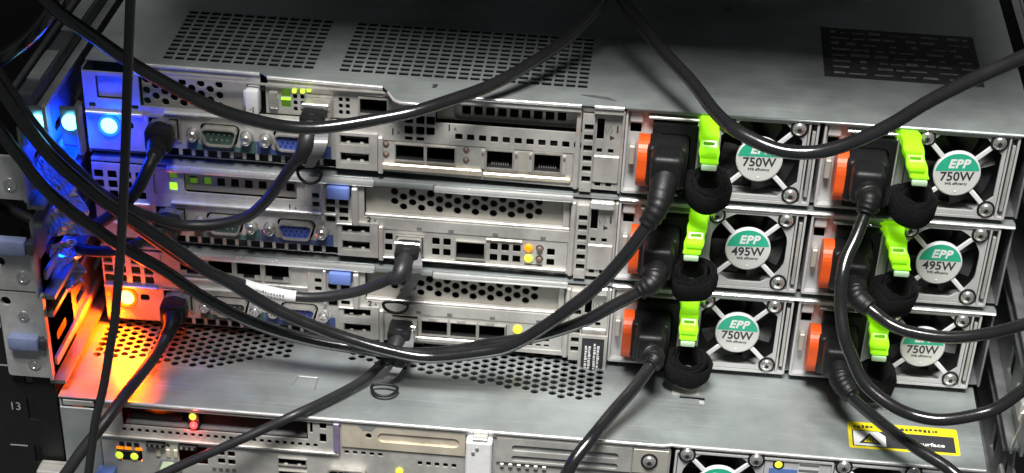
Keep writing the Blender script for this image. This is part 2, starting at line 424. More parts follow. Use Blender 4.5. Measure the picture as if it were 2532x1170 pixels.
# crumpled clear wrap hanging by the left rail
def wrap(name, A, B, C_, D_, label, seed):
    rnd = random.Random(seed); nx, ny = 14, 22; A, B, C_, D_ = map(Vector, (A, B, C_, D_)); mb = MB(); V = []
    ph = [(rnd.uniform(.3, 1.6), rnd.uniform(.3, 1.6), rnd.uniform(0, 6), rnd.uniform(.4, 1.0)) for _ in range(9)]
    nrm = (B-A).cross(C_-A).normalized()
    for j in range(ny+1):
        for i in range(nx+1):
            u, w = i/nx, j/ny
            p = A.lerp(B, u).lerp(D_.lerp(C_, u), w)
            d = sum(a*abs(math.sin(fx*u*7+fy*w*9+p0)) for fx, fy, p0, a in ph)
            edge = 1.5*math.sin(w*17+seed)
            V.append(p + nrm*(d*1.1-3) + Vector((edge*(u-.5)*2, rnd.uniform(-.4, .4), rnd.uniform(-.3, .3))))
    F_ = [(j*(nx+1)+i, j*(nx+1)+i+1, (j+1)*(nx+1)+i+1, (j+1)*(nx+1)+i) for j in range(ny) for i in range(nx)]
    o = mb.add(V, F_).build(name, FILM, None)
    md = o.modifiers.new('thickness', 'SOLIDIFY'); md.thickness = 0.0004
    return tag(o, label, 'plastic wrap', 'crumpled wrap by the left post')
wrap('plastic_wrap', (-38, -48, 112), (-25, -46, 113), (-17, -42, 74), (-42, -46, 74), 'crumpled shiny wrap glowing blue under the blue lamps, behind the cables', 3)
wrap('plastic_wrap', (-39, -48, 70), (-30, -26, 64), (-28, -26, 42), (-39, -56, 42), 'crumpled dark shiny wrap just above the orange glow', 8)

# ------------------------------------------------------------------ ports and connectors that go into the rear panels
def hexgrid(x0, x1, z0, z1, r=1.85, dx=4.25, dz=5.0, n=10, keep=None):
    out = []; k = 0; x = x0
    while x <= x1+.01:
        z = z1 - (dz/2 if k % 2 else 0)
        while z >= z0-.01:
            if keep is None or keep(x, z): out.append(ngon(x, z, r, n, math.pi/n))
            z -= dz
        x += dx; k += 1
    return out
def dsub_port(srv, name, cx, cz, w, h, insert, pins):
    p = MB().plate(dsub(cx, cz, w, h), [dsub(cx, cz, w-1.4, h-1.4, 1.6)], -4.2, 1.5).build(name, CAGE, srv)
    MB().plate(dsub(cx, cz, w-1.5, h-1.5, 1.6), [], -2.6, 0).build('insert', insert, p)
    mb = MB()
    for rz, n, off in pins:
        for k in range(n):
            mb.lathe((cx + (k-(n-1)/2)*2.5 + off, -2.55, cz+rz), (0, -1, 0), [(.45, 0), (.4, .35)], 6)
    mb.build('contacts', DARK if insert is VGA else CAGE, p)
    for sx in (-12.5, 12.5):
        o = MB().lathe((cx+sx, -0.2, cz), (0, -1, 0), [(3.3, 0), (3.3, .8), (2.55, .85), (2.45, 4.6), (2.0, 5.0), (1.35, 5.0), (1.2, 4.0), (.01, 4.0)], 14).build('jack_screw', CHROME, p, 40)
    return p
def socket(srv, name, x0, x1, z0, z1, depth=12, lip=0.7, m_=None, y=-0.6, tongue=False, parent=None):
    """open metal sleeve with its inner shade put into a near-black lining"""
    s_ = MB().plate(rect(x0-lip, x1+lip, z0-lip, z1+lip), [rect(x0, x1, z0, z1)], y, y+1.4).build(name, m_ or CAGE, srv)
    MB().plate(rect(x0-lip, x1+lip, z0-lip, z1+lip), [rect(x0, x1, z0, z1)], y+1.45, depth).box(x0-lip, x1+lip, depth+.05, depth+1, z0-lip, z1+lip).build('shade_black_inside', DARK, s_)
    if tongue:
        MB().box(x0+1.5, x1-1.5, 2, depth-1, z0+1.4, z0+2.6).build('tongue', BLACKP, s_)
        MB().box(x0+2.6, x0+4.2, 0.1, 1.0, z0+.05, z0+.7).build('spring', CHROME, s_); MB().box(x1-4.2, x1-2.6, 0.1, 1.0, z0+.05, z0+.7).build('spring', CHROME, s_)
    return s_
def rj45(srv, x0, x1, z0, z1, y=-0.6):
    s_ = socket(srv, 'network_port', x0, x1, z0, z1, 12, 0.8, CAGE, y)
    mb = MB()
    for k in range(8): mb.box(x0+2.2+k*(x1-x0-4.4)/7-.2, x0+2.2+k*(x1-x0-4.4)/7+.2, 3, 9, z0+.4, z0+1.2)
    mb.build('contacts', CHROME, s_)
    MB().box(x0-2.6, x0-.9, y-.1, 1, z0-.3, z1-.2).build('side_post', STEEL, s_)
    MB().box(x1+.9, x1+2.6, y-.1, 1, z0-.3, z1-.2).build('side_post', STEEL, s_)
    MB().box(x0-2.3, x0-1.3, y-.25, y, z1-2.6, z1-1.0).build('led_window', LEDOFF, s_)
    MB().box(x1+1.3, x1+2.3, y-.25, y, z1-2.6, z1-1.0).build('led_window', LEDOFF, s_)
    return s_
def led(srv, x, z, r, m_, y=-0.7, name='led'):
    return MB().lathe((x, y+.9, z), (0, -1, 0), [(r, 0), (r, .9), (r*.75, 1.3), (.01, 1.5)], 14).build(name, m_, srv, 50)

# ------------------------------------------------------------------ the slim servers
BASE = [94.5, 50.05, 5.6]
def comb_outline():
    """panel outline with the row of teeth along its lower left edge"""
    o = [(-28, 3.0), (9, 3.0), (9, 6.0)]
    for k in range(13):
        x = 10 + 6*k
        o += [(x+4.4, 6.0), (x+4.4, 2.9), (x+6.0, 2.9), (x+6.0, 6.0)] if k < 12 else [(x+4.4, 6.0)]
    o += [(88, 6.0), (88, 2.4), (219, 0.6), (219, 39.6), (-28, 40.2)]
    return o
def slim_server(i, label):
    b = BASE[i]
    sv = thing('server', label, 'server', (0, 0, b), 'slim rack servers')
    # chassis shell and near-black inside standing in for shade
    c = MB().box(-28.5, -27.6, 1.6, 620, 0.6, 41).box(400.2, 401.2, 1.6, 620, 0.6, 41).box(-28.5, 401.2, 4, 620, 0.2, .6).build('chassis', RAIL, sv)
    MB().box(-27, 219.5, 17, 600, 1, 40.4).build('inside', DARK, sv)
    H = []
    # left corner: lamp and square vents
    H.append(ngon(-17.4, 15, 3.95, 24))
    if i > 0:
        H += [sq(x, z, 4.4, 4.0) for x in (-25, -18.6, -11.6, -5.2) for z in (24.8, 29.8, 34.8)]
    else:
        H += [rrect(-22, -9.5, 27.5, 38.5, .8, 2)] + [sq(x, 24.4, 3.2, 2.2) for x in (-24.5, -4.5)]
    H.append(sq(-8.3, 15.3, 4.6, 3.4, 1))
    H.append(rrect(.5, 16.2, 9.3, 21.4, .6, 2))
    H.append(dsub(34.4, 14.1, 18.6, 10.4, 2.4)); H.append(dsub(68.4, 13.9, 18.6, 10.0, 2.4))
    H.append(rect(90.2, 104.0, 5.8, 10.6)); H.append(rect(90.2, 104.0, 14.4, 18.9))
    H.append(rect(108.2, 197.6, 3.2, 17.4))
    H += [rect(201.9, 206.0, z-1.6, z+1.6) for z in (6.2, 11.2, 16.2, 21.2, 26.3, 31.2)]
    H.append(rect(207.5, 210.8, 25, 35)); H += [rect(207.9, 210.4, 18.6, 20.8), rect(213.1, 215.6, 18.6, 20.8)]
    H += [sq(209.4, 3.6, 2.6, 2.6, .2), sq(214.4, 3.6, 2.6, 2.6, .2)] if i != 2 else []
    if i == 0:
        H.append(rect(-2, 114, 25.2, 39.3)); H.append(rect(134, 200.8, 27.2, 38.6))
        H += [sq(x, z, 3.9, 3.9) for x in (121.9, 127.2, 131.9) for z in (23, 28.2)]
        H += [sq(144.9+5.43*k, 21.4, 3.4, 3.1) for k in range(11)]
        H += [sq(x, 18.9, 3.6, 2.0, .3) for x in (121.9, 127.2)]
    else:
        H.append(rect(1, 73, 26.5, 39.2)); H.append(rect(101, 198, 22.8, 38.8))
        H += [sq(x, z, 4.4, 3.4) for x in (85.0, 91.2) for z in (20.4, 25.0, 29.4)] + [sq(78, z, 3.4, 2.6) for z in (22.8, 27.3, 31.7)]
        H.append(rrect(83.2, 95, 31.8, 38.6, .5, 2))
    MB().plate(comb_outline(), H, 0, 1.2).build('rear_panel', STEEL, sv)
    # ledges and folds of the sheet metal that catch the light, highlights also put into the ledge colour
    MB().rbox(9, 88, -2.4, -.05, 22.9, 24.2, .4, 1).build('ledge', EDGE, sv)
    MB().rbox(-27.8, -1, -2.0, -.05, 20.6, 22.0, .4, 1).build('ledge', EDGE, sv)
    MB().plate(rect(88.3, 107.6, 2.6, 20.2), [rect(90.2, 104, 5.8, 10.6), rect(90.2, 104, 14.4, 18.9)], -1.6, -.05).build('usb_bracket', STEEL, sv)
    MB().rbox(107.9, 110.2, -2.2, -.05, 1.4, 19.4, .5, 1).build('fold', STEEL, sv)
    MB().plate([(201, .2), (206.4, .2), (206.4, 37.5), (201, 37.5)], [rect(201.9, 206.0, z-1.6, z+1.6) for z in (6.2, 11.2, 16.2, 21.2, 26.3, 31.2)], -2.2, -.05).build('ladder_strip', STEEL, sv)
    MB().rbox(206.9, 218.6, -1.0, -.05, 4.6, 17.6, .4, 1).build('panel_flap', STEEL, sv)
    MB().rbox(198.2, 200.4, -1.8, -.05, .6, 38.6, .5, 1).build('fold', STEEL, sv)
    MB().rbox(218.8, 219.9, -2.2, 6, .4, 40, .3, 1).build('fold', STEEL, sv)
    # printed strips behind the ports
    MB().plate([(19, 6.3), (51, 6.3), (51, 12.2), (46, 12.2), (44, 8.6), (25, 8.6), (22, 12.2), (19, 12.2)], [], -.35, -.05).build('printed_strip', TEAL, sv)
    MB().plate([(51.2, 6.3), (86, 6.3), (86, 12.2), (80, 12.2), (78, 8.6), (59, 8.6), (56, 12.2), (51.2, 12.2)], [], -.35, -.05).build('printed_strip', BLUEP, sv)
    dsub_port(sv, 'serial_port', 34.4, 14.1, 16.6, 8.6, SERIAL, ((1.3, 5, 0), (-1.4, 4, 0)))
    dsub_port(sv, 'video_port', 68.4, 13.9, 16.6, 8.2, VGA, ((2.0, 5, -.6), (0, 5, .4), (-2.0, 5, -.6)))
    socket(sv, 'usb_port', 90.6, 103.6, 6.2, 10.2, 10, .35, CAGE, -1.2, True)
    socket(sv, 'usb_port', 90.6, 103.6, 14.8, 18.5, 10, .35, CAGE, -1.2, True)
    # management port
    mp = socket(sv, 'network_port', 1.4, 15.4, 10.0, 20.6, 12, .7, CAGE, -.8)
    MB().box(3.6, 13.2, -3.4, 9, 11.2, 18.0).build('side_post', TABG, mp)
    MB().box(13.6, 14.6, -1.6, 2, 10.6, 19.5).build('side_post', CHROME, mp); MB().box(11.6, 12.4, -4.2, 2, 10.6, 18.5).build('side_post', CHROME, mp)
    # corner status lamp
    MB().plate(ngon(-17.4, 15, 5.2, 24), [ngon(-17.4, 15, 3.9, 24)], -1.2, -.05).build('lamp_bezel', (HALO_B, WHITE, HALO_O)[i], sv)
    # printed numbers
    text('printed_number', '1', 4.2, (65.6 if i else 140.5, -.12, 24.6 if i else 25.4), INK, sv, bold=.12)
    MB().plate([(67.6, 23.8), (69.2, 23.8), (68.4, 25.4)] if i else [(142.4, 24.6), (144, 24.6), (143.2, 26.2)], [], -.12, -.02).build('printed_mark', INKG, sv)
    text('printed_number', '2' if i else '1', 4.2, (103.2 if i else 114.6, -.12, 21.4 if i else 21.6), INK, sv, bold=.12)
    MB().plate([(105.2, 20.7), (106.8, 20.7), (106, 22.3)] if i else [(116.4, 20.9), (118, 20.9), (117.2, 22.5)], [], -.12, -.02).build('printed_mark', INKG, sv)
    text('printed_number', '(/)', 4.0, (212.9, -.12, 30.2), INKG, sv); text('printed_number', '1', 4.4, (216.8, -.12, 30.2), INK, sv, bold=.15)
    MB().plate([(213.6, 25), (215.8, 26.2), (213.6, 27.4)], [], -.12, -.02).build('printed_mark', INK, sv)
    # ---- top cover
    if i == 0:
        edge = [(-28, 8), (53.5, 6.3), (56.5, 3.2), (110, .9), (113.2, -4), (117, -12), (120, -14), (131, -14.3), (136, -11), (140, -4), (219, -3.6), (401, -1.8)]
        hs = [rrect(8.4+5.45*c_-2.2, 8.4+5.45*c_+2.2, 16.6+5*r_-1.9, 16.6+5*r_+1.9, .4, 1) for c_ in range(36) for r_ in range(12) if c_ not in (13, 14)]
        hs += [rrect(5, 11, 100, 200, 1)] if False else []
        lid = MB().plate(edge + [(401, 640), (-28, 640)], hs + [ngon(133, 6.5, 1.4, 12)], 41.95, 42.5, 'XY').build('top_cover', LID, sv)
        MB().box(0, 210, 8.5, 100, 33, 34).build('board', DARK, sv)  # board coloured near-black, shade below the vents put into it
        mb = MB(); rnd = random.Random(4)
        for _ in range(60):
            x, y = rnd.uniform(2, 205), rnd.uniform(12, 90); mb.box(x, x+rnd.uniform(1, 5), y, y+rnd.uniform(1, 3), 34, 34+rnd.uniform(.5, 4))
        o = mb.build('board_chips', CAGE, sv); o['kind'] = 'stuff'
        def lip(pts, h, r=.95):
            p3 = [(x, y-.2, 41.9) for x, y in pts]
            o = MB().tube(p3, r, 8).build('rolled_edge', EDGE, sv, 50)
            V = []; F_ = []
            mb = MB()
            for (x0, y0), (x1, y1) in zip(pts[:-1], pts[1:]):
                a = len(mb.v); mb.add([(x0, y0, 42-h), (x1, y1, 42-h), (x1, y1, 42), (x0, y0, 42), (x0, y0+1, 42-h), (x1, y1+1, 42-h), (x1, y1+1, 42), (x0, y0+1, 42)],
                                      [(0,1,2,3), (7,6,5,4), (0,4,5,1), (3,2,6,7), (0,3,7,4), (1,5,6,2)])
            mb.build('front_flange', STEEL, sv)
        lip([(-2, 7.4), (53, 6.2)], 5.2); lip([(57, 3.1), (110, .9)], 4.6); lip([(113.2, -4), (117, -12), (120, -14), (131, -14.3), (136, -11), (140, -4)], 1.0, .7)
        lip([(140, -4), (200, -3.7)], 3.2); lip([(206, -3.6), (219, -3.4)], 3.4)
        MB().rbox(220, 401, -2.9, -.6, 41.0, 42.45, .5, 1).build('rolled_edge', LID, sv)
        # scratch and dent by the vents, dark label far back
        MB().tube([(199, 6.6, 42.55), (206, 5.2, 42.6), (211, 4.4, 42.6), (215.4, 2.4, 42.5)], .6, 6, rfun=lambda t: .25+.55*math.sin(math.pi*t)).build('scuff', INK, sv)
        MB().plate([(131.8, 2.6), (134, 3.4), (134.4, 7.4), (132.8, 6.6)], [], 42.52, 42.6, 'XY').build('scuff', INK, sv)
        lb = MB().plate(rect(311, 383, 47, 107), [], 42.52, 42.62, 'XY').build('cover_label', LIDLAB, sv)
        rnd = random.Random(9); mb = MB()
        for r_ in range(8):
            x = 314
            while x < 378:
                w_ = rnd.uniform(2, 9); mb.box(x, min(x+w_, 380), 51.5+7*r_, 51.5+7*r_+rnd.uniform(1.2, 3.4), 42.63, 42.68); x += w_+rnd.uniform(1, 7)
        mb.build('label_print', mat('faded_print', (0.20, 0.20, 0.20), 0.6, 0, 0.4, 300), lb)
        MB().plate(rect(309.5, 311.2, 47, 108), [], 42.52, 42.6, 'XY').build('label_border', INK, lb)
    else:
        MB().plate([(-28, .5), (105, .5), (105, -1), (401, -1), (401, 640), (-28, 640)], [], 41.2, 42.5, 'XY').build('top_cover', LID, sv)
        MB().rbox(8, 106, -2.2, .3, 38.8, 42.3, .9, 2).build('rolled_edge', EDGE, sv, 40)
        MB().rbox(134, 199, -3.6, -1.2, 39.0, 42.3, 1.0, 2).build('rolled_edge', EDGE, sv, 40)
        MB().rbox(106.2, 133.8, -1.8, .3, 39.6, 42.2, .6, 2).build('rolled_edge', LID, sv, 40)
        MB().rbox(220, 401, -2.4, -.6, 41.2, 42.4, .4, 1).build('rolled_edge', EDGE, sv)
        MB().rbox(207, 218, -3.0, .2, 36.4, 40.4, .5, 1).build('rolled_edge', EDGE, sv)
    # ---- cards and fillers
    if i == 0:
        MB().rbox(-22, -9.5, 2.2, 3.4, 27.5, 38.5, .4, 1).build('corner_filler', STEEL, sv)
        hp = MB().plate(rect(-2, 46.5, 21.6, 39.2), hexgrid(-.2, 36.6, 25.4, 35.4), 6, 7.2).build('hex_vent_panel', TAN, sv)
        tb = MB().rbox(47.2, 53.6, -3, 5, 25.8, 37.4, 1.3).build('card_clip', WHITE, sv, 40)
        MB().rbox(46.0, 49.4, 0, 5, 28, 36, 1).build('clip_hinge', WHITE, tb, 40)
        text('printed_number', '\u00b71', 3.4, (50.6, -3.12, 28.6), INK, tb, bold=.1)
        cb = MB().plate(rect(56, 114, 25.2, 39.0), [rect(63.2, 67.4, 33.6, 37.4), rect(63.2, 67.4, 28.4, 32), rect(74.6, 87, 26, 35.6), rect(98.6, 112.6, 27.8, 36.6)] + [sq(x, z, 1.9, 2.2) for x in (69.6, 72.8, 90.4, 93.6) for z in (28, 31, 34)], 2.6, 3.6).build('network_card', STEEL, sv)
        MB().box(62.8, 67.8, 5, 6, 27, 38).build('board', G_GRND, cb)
        MB().rbox(57.5, 62, .4, 2.5, 28, 36.5, 1).build('card_latch', CAGE, cb)
        for x, z in ((69.4, 37.1), (73.2, 37.2), (76.2, 38.2)): MB().rbox(x-1.0, x+1.0, .6, 2.5, z-.9, z+.9, .3, 1).build('led', G_GRNY, cb)
        MB().box(63.2, 67.4, 1.9, 2.5, 32.3, 33.2).build('led', G_GRN, cb)
        socket(sv, 'transceiver_cage', 99.4, 111.8, 28.6, 35.8, 14, .8, CAGE, 1.0)
        socket(sv, 'transceiver_cage', 75.2, 86.4, 26.6, 35.0, 14, .8, CAGE, 1.0)
        MB().plate(rrect(140, 199.6, 27.3, 38.5, 2.5), [sq(147.4+5.45*k, z, 4.0, 4.0) for k in range(9) for z in (31.0, 36.3)], 8, 9).build('slot_filler', STEEL, sv)
        MB().plate(rect(134.2, 200.6, 27.3, 38.5), [rrect(142, 198.6, 27.6, 38.4, 2.5)], 5.0, 8).build('slot_recess', TAN, sv)
        nd = MB().plate(rect(108.4, 197.4, 3.4, 17.2), [rect(115.6, 129.4, 8, 16), rect(130, 143.6, 8, 16), rect(157.8, 170, 7.2, 16.2), rect(179.6, 192, 7.2, 16.2)] + [ngon(x, z, 1.5, 12) for x in (111.4, 148.4) for z in (10.1, 15.1)], .4, 1.4).build('network_card', STEEL, sv)
        MB().rbox(108.4, 156, -1.6, .3, 3.4, 6.6, .5, 1).build('card_lip', WARM, nd)
        MB().rbox(156.4, 197, -1.2, .3, 3.0, 5.4, .5, 1).build('card_lip', WARM, nd)
        socket(sv, 'transceiver_cage', 116, 129.0, 8.2, 15.8, 14, .4, CAGE, -.8); socket(sv, 'transceiver_cage', 130.4, 143.2, 8.2, 15.8, 14, .4, CAGE, -.8)
        rj45(sv, 158, 169.8, 7.4, 16.0); rj45(sv, 179.8, 191.8, 7.4, 16.0)
        for z in (10.1, 15.1): led(nd, 111.4, z, 1.2, LEDOFF, .2); led(nd, 148.4, z, 1.2, LEDOFF, .2)
        MB().box(171.9, 178.2, .0, .38, 6.4, 16.4).build('divider', TAN, nd)
    else:
        sl = MB().plate(rect(101.2, 197.8, 22.9, 38.7), hexgrid(114.8, 183, 26.8, 34.8), 4, 5).build('hex_vent_panel', TAN, sv)
        MB().rbox(101.2, 197.8, .9, 3.9, 22.9, 24.1, .3, 1).build('panel_lip', STEEL, sl)
        MB().rbox(194.5, 197.6, 1.3, 3.9, 24.2, 38.4, .4, 1).build('panel_side', STEEL, sl)
        la = MB().rbox(83.6, 94.6, -4, 2, 32.1, 38.3, 1.0).build('blue_latch', LATCHB, sv, 40)
        MB().rbox(95.4, 98.4, -3.4, -.05, 19.4, 38.2, .6, 1).build('latch_rail', STEEL, sv)
        MB().rbox(88, 98.4, -2.6, -.05, 18.9, 19.8, .3, 1).build('latch_rail', STEEL, sv)
        MB().rbox(80.6, 82.4, -2.4, -.05, 20, 38.6, .5, 1).build('latch_rail', STEEL, sv)
        for x in (127.1, 142.2, 163.1, 185.7): MB().box(x-1.2, x+1.2, -.25, -.02, 18.0, 19.4).build('printed_mark', INKG, sv)
    if i == 1:
        cb = MB().plate(rect(1.2, 72.8, 26.7, 39.0), [rrect(8.6, 12.4, 34.7, 38.6, .4, 1), rrect(8.4, 12.2, 28.9, 32.8, .4, 1), rrect(15.4, 69, 28.2, 38.6, 1.5)], .6, 1.6).build('slot_bracket', STEEL, sv)
        MB().plate(rect(15.2, 69.2, 28, 38.8), [sq(19.2+6.6*k, 33, 3.8, 4.0) for k in range(8)], 4, 5).build('slot_filler', TAN, sv)
        MB().box(8.2, 12.6, 1.7, 2.4, 28.6, 33).build('led', G_GRN, cb); MB().box(8.2, 12.6, 1.7, 2.4, 34.5, 38.8).build('led', G_GRND, cb)
        MB().box(17.4, 21.0, 5.2, 5.6, 31, 33.4).build('led', G_GRND, cb); MB().box(24.2, 27.6, 5.2, 5.6, 31, 35).build('led', G_GRND, cb)
        hs = [sq(112.6, 13.2, 3.6, 3.8), sq(112.4, 7.7, 3.6, 3.8), rect(116, 129.4, 4.6, 15.2), rect(144.4, 158.6, 4.8, 14.2)]
        hs += [sq(x, z, 3.6, 3.8) for x in (135, 140.3) for z in (7.1, 12.6)] + [sq(x, z, 3.7, 3.8) for x in (162.6, 168, 173.5) for z in (6.4, 12)] + [sq(189.7, z, 3.7, 3.7) for z in (6.1, 11.4)]
        hs += [ngon(x, z, 1.9, 12) for x in (179.1, 184.4) for z in (7.4, 12.8)] + [rect(177.2, 186, 3.7, 4.5)]
        nd = MB().plate(rect(108.4, 197.4, 2.6, 17.2), hs, .4, 1.4).build('network_card', STEEL, sv)
        MB().rbox(108.4, 197.2, -1.4, .3, 2.4, 3.5, .3, 1).build('card_lip', STEEL, nd)
        MB().rbox(159, 176, -.5, .3, 15.2, 16.4, .3, 1).build('card_lip', WARM, nd)
        led(nd, 179.1, 12.8, 1.95, G_ORS, -.3); led(nd, 179.2, 7.4, 1.9, G_YEL, -.3); led(nd, 184.4, 12.8, 1.5, LEDOFF); led(nd, 184.4, 7.4, 1.5, LEDOFF)
        socket(sv, 'transceiver_cage', 144.8, 158.2, 5.2, 13.8, 14, .4, CAGE, -.9); socket(sv, 'transceiver_cage', 116.4, 129, 5.2, 14.6, 14, .4, CAGE, -.9)
    if i == 2:
        hs = [rect(10+13.9*k+.2, 10+13.9*k+12.6, 29.6, 38.6) for k in range(4)]
        cb = MB().plate(rect(1.2, 72.8, 26.7, 39.0), hs, .6, 1.6).build('network_card', STEEL, sv)
        for k in range(4):
            x0 = 10+13.9*k
            s_ = socket(sv, 'network_port', x0+.6, x0+12.2, 30, 38.4, 12, .4, CAGE, -.4)
            MB().box(x0+.6, x0+3.6, 0, 1, 30, 31.8).build('key_corner', CAGE, s_); MB().box(x0+9.2, x0+12.2, 0, 1, 30, 31.8).build('key_corner', CAGE, s_)
        MB().rbox(1.4, 73, -1.4, .5, 26.9, 28.4, .3, 1).build('card_lip', STEEL, cb)
        hs = [rect(114.0, 126.8, 6.2, 16), rect(128.2, 141.6, 6.6, 15), rect(142.4, 155.6, 6.6, 15), rect(156.4, 170.2, 6.6, 15), ngon(175.6, 13.4, 2.1, 12)] + [sq(x, z, 2.4, 1.4, .3) for x in (174, 178, 182, 186, 190) for z in (5.4, 8.2)]
        nd = MB().plate(rect(108.4, 197.4, 2.6, 17.2), hs, .4, 1.4).build('network_card', STEEL, sv)
        MB().rbox(112, 172, -1.5, .3, 3.2, 6.0, .5, 1).build('card_lip', STEEL, nd)
        for x in (114.4, 128.6, 142.8, 156.8): socket(sv, 'transceiver_cage', x, x+12.6, 7, 14.6, 14, .4, CAGE, -.9)
        led(nd, 175.6, 13.4, 2.2, G_YEL, -.4)
        for x in (134, 148, 162): MB().box(x-2, x+2, -1.1, -.2, 15.0, 16.4).build('cage_tab', STEEL, nd)
        # pulled-out black information tag
        tg = MB().plate(rect(205.8, 219.6, -4.6, 15.2), [rect(207.4, 218.2, -4.4, 13.8)], -4.0, -2.3).build('information_tag', STEEL, sv)
        MB().box(207.4, 218.2, -3.6, -2.6, -4.5, 13.8).build('tag_plate', INK, tg)
        rnd = random.Random(5); mb = MB()
        for x in (209.0, 210.7, 213.2, 214.9):
            z = -3.4
            while z < 9.5:
                w_ = rnd.uniform(.5, 1.5); mb.box(x, x+rnd.uniform(.9, 1.3), -3.75, -3.62, z, z+w_); z += w_+rnd.uniform(.25, .7)
        mb.build('tag_print', PAPER, tg)
    return sv
S1 = slim_server(0, 'top slim server with perforated grey lid and a blue status lamp')
S2 = slim_server(1, 'middle slim server with green-lit card slot and hexagon vent plate')
S3 = slim_server(2, 'lowest of the three slim servers, amber status lamp and black information tag')
# status lamps (lit)
led(S1, -17.4, 15, 3.9, G_BLUE, -.5, 'status_lamp')
spot('status_lamp_light', (-17.4, -5, 15), (-.8, -.4, -.35), (0.0, 0.03, 1.0), 0.7, 3, S1, 130, .9)
lamp('status_lamp_halo', (-17.4, -10, 15), (0.0, 0.03, 1.0), 0.05, 3, S1)
led(S3, -17.4, 15, 3.9, G_ORANGE, -.5, 'status_lamp')
led(S3, -26.6, 15.9, 1.3, G_ORS, -.5, 'led')
spot('status_lamp_light', (-17.4, -6, 15), (-.5, -.5, -.7), (1.0, 0.085, 0.0), 0.95, 3, S3, 155, .6)
lamp('status_lamp_halo', (-17.4, -9, 15), (1.0, 0.075, 0.0), 0.03, 3, S3)
led(S2, -17.4, 15, 3.0, LEDOFF, -.5, 'status_lamp')
# two loose blue indicator lamps on the cable arm
for (x, y, z, lab) in ((-18.9, -52, 134.0, 'small blue indicator lamp on a silver clip, nearest the top server'), (-32.3, -55, 134.3, 'small blue indicator lamp at the far left by the rail bar')):
    t = thing('indicator_lamp', lab, 'lamp', (x, y, z), 'blue indicator lamps')
    MB().lathe((0, 0, 0), (0, -1, 0), [(3.4, 0), (3.6, 1.5), (2.8, 3.2), (.01, 3.8)], 16).build('lens', G_BLUE, t, 50)
    MB().rbox(-5, 4, .2, 3, -12, 6, 1).build('clip', RAIL, t)
    MB().rbox(3.2, 5.2, -4, 2, -14, 9, .6).build('clip_arm', STEEL, t)
    spot('indicator_light', (0, -5, 0), (-.25, .1, -1), (0.0, 0.04, 1.0), 0.26, 2, t, 95, .9)
# ------------------------------------------------------------------ power supplies
def fan(root, cx, cz, watt, round_opening, x0, x1, z0, z1, plate_mat, angle=0.0):
    """fan plate with opening, spokes, rotor, round label and four screws"""
    if round_opening:
        hole = []
        for k in range(48):
            a = 2*math.pi*k/48; r = 18.6
            hole.append((cx + max(-17.6, min(17.6, r*math.cos(a))), cz + max(-17.2, min(17.2, r*math.sin(a)))))
    else:
        q = 10.2; R_ = 18.2; Rz = 17.6
        hole = [(cx-R_, cz-q), (cx-q, cz-Rz), (cx+q, cz-Rz), (cx+R_, cz-q), (cx+R_, cz+q), (cx+q, cz+Rz), (cx-q, cz+Rz), (cx-R_, cz+q)]
    MB().plate(rrect(x0, x1, z0, z1, 1.2), [hole], -1.0, .6).build('fan_plate', plate_mat, root)
    MB().lathe((cx, 10, cz), (0, -1, 0), [(19, -6), (19, -5)], 32).build('fan_well', DARK, root)
    rm = MB()
    for k in range(7):
        a0 = 2*math.pi*k/7 + angle; V = []
        for j in range(5):
            for i in range(4):
                r = 7.5 + 9.6*i/3; a = a0 + .62*j/4 + .12*i/3
                V.append((cx+r*math.cos(a), 3 + 5*j/4 + .5*math.sin(j), cz+r*math.sin(a)))
        rm.add(V, [(j*4+i, j*4+i+1, (j+1)*4+i+1, (j+1)*4+i) for j in range(4) for i in range(3)])
    rm.lathe((cx, 9, cz), (0, -1, 0), [(9, 0), (9, 6.5), (8, 7.2)], 24)
    rm.build('fan_rotor', BLADE, root, 40)
    sp = MB()
    for k in range(4):
        a = math.pi/4 + k*math.pi/2
        mt = Matrix.Translation((cx, 0, cz)) @ Matrix.Rotation(-a, 4, 'Y')
        sp.rbox(9.4, 21.5, -1.2, .2, -1.05, 1.05, .3, 1, mt)
    sp.lathe((cx, .4, cz), (0, -1, 0), [(10.5, 0), (10.5, 1.7), (10.1, 2.1)], 40)
    sp.build('fan_guard', WHITE, root, 40)
    lb = MB().plate(ngon(cx, cz, 9.9, 40), [], -1.85, -1.72).build('round_label', LABELW, root)
    seg = [(cx + 9.9*math.cos(math.radians(a)), cz + 9.9*math.sin(math.radians(a))) for a in range(10, 171, 8)]
    MB().plate(seg, [], -1.93, -1.86).build('green_field', LABELG, lb)
    text('lettering', 'EPP', 5.6, (cx+.2, -1.98, cz+4.9), PAPER, lb, shear=.25, bold=.22, space=1.1)
    if watt:
        text('lettering', watt, 5.9, (cx, -1.9, cz-1.1), INK, lb, bold=.12)
        text('lettering', '94% efficiency', 1.75, (cx, -1.9, cz-4.4), INK, lb, bold=.03)
    MB().lathe((cx, -1.8, cz-8.2), (0, -1, 0), [(.5, 0), (.4, .3)], 8).build('pin_mark', PAPER, lb)
    tl = math.radians(((cx*7+cz*13) % 7) - 3.5 + 2*math.sin(angle*5))
    lb.matrix_local = Matrix.Translation((cx*S, 0, cz*S)) @ Matrix.Rotation(tl, 4, 'Y') @ Matrix.Translation((-cx*S, 0, -cz*S))
    for sx in (-16, 16):
        for sz in (-16, 16): screw(root, cx+sx, cz+sz, -1.05)

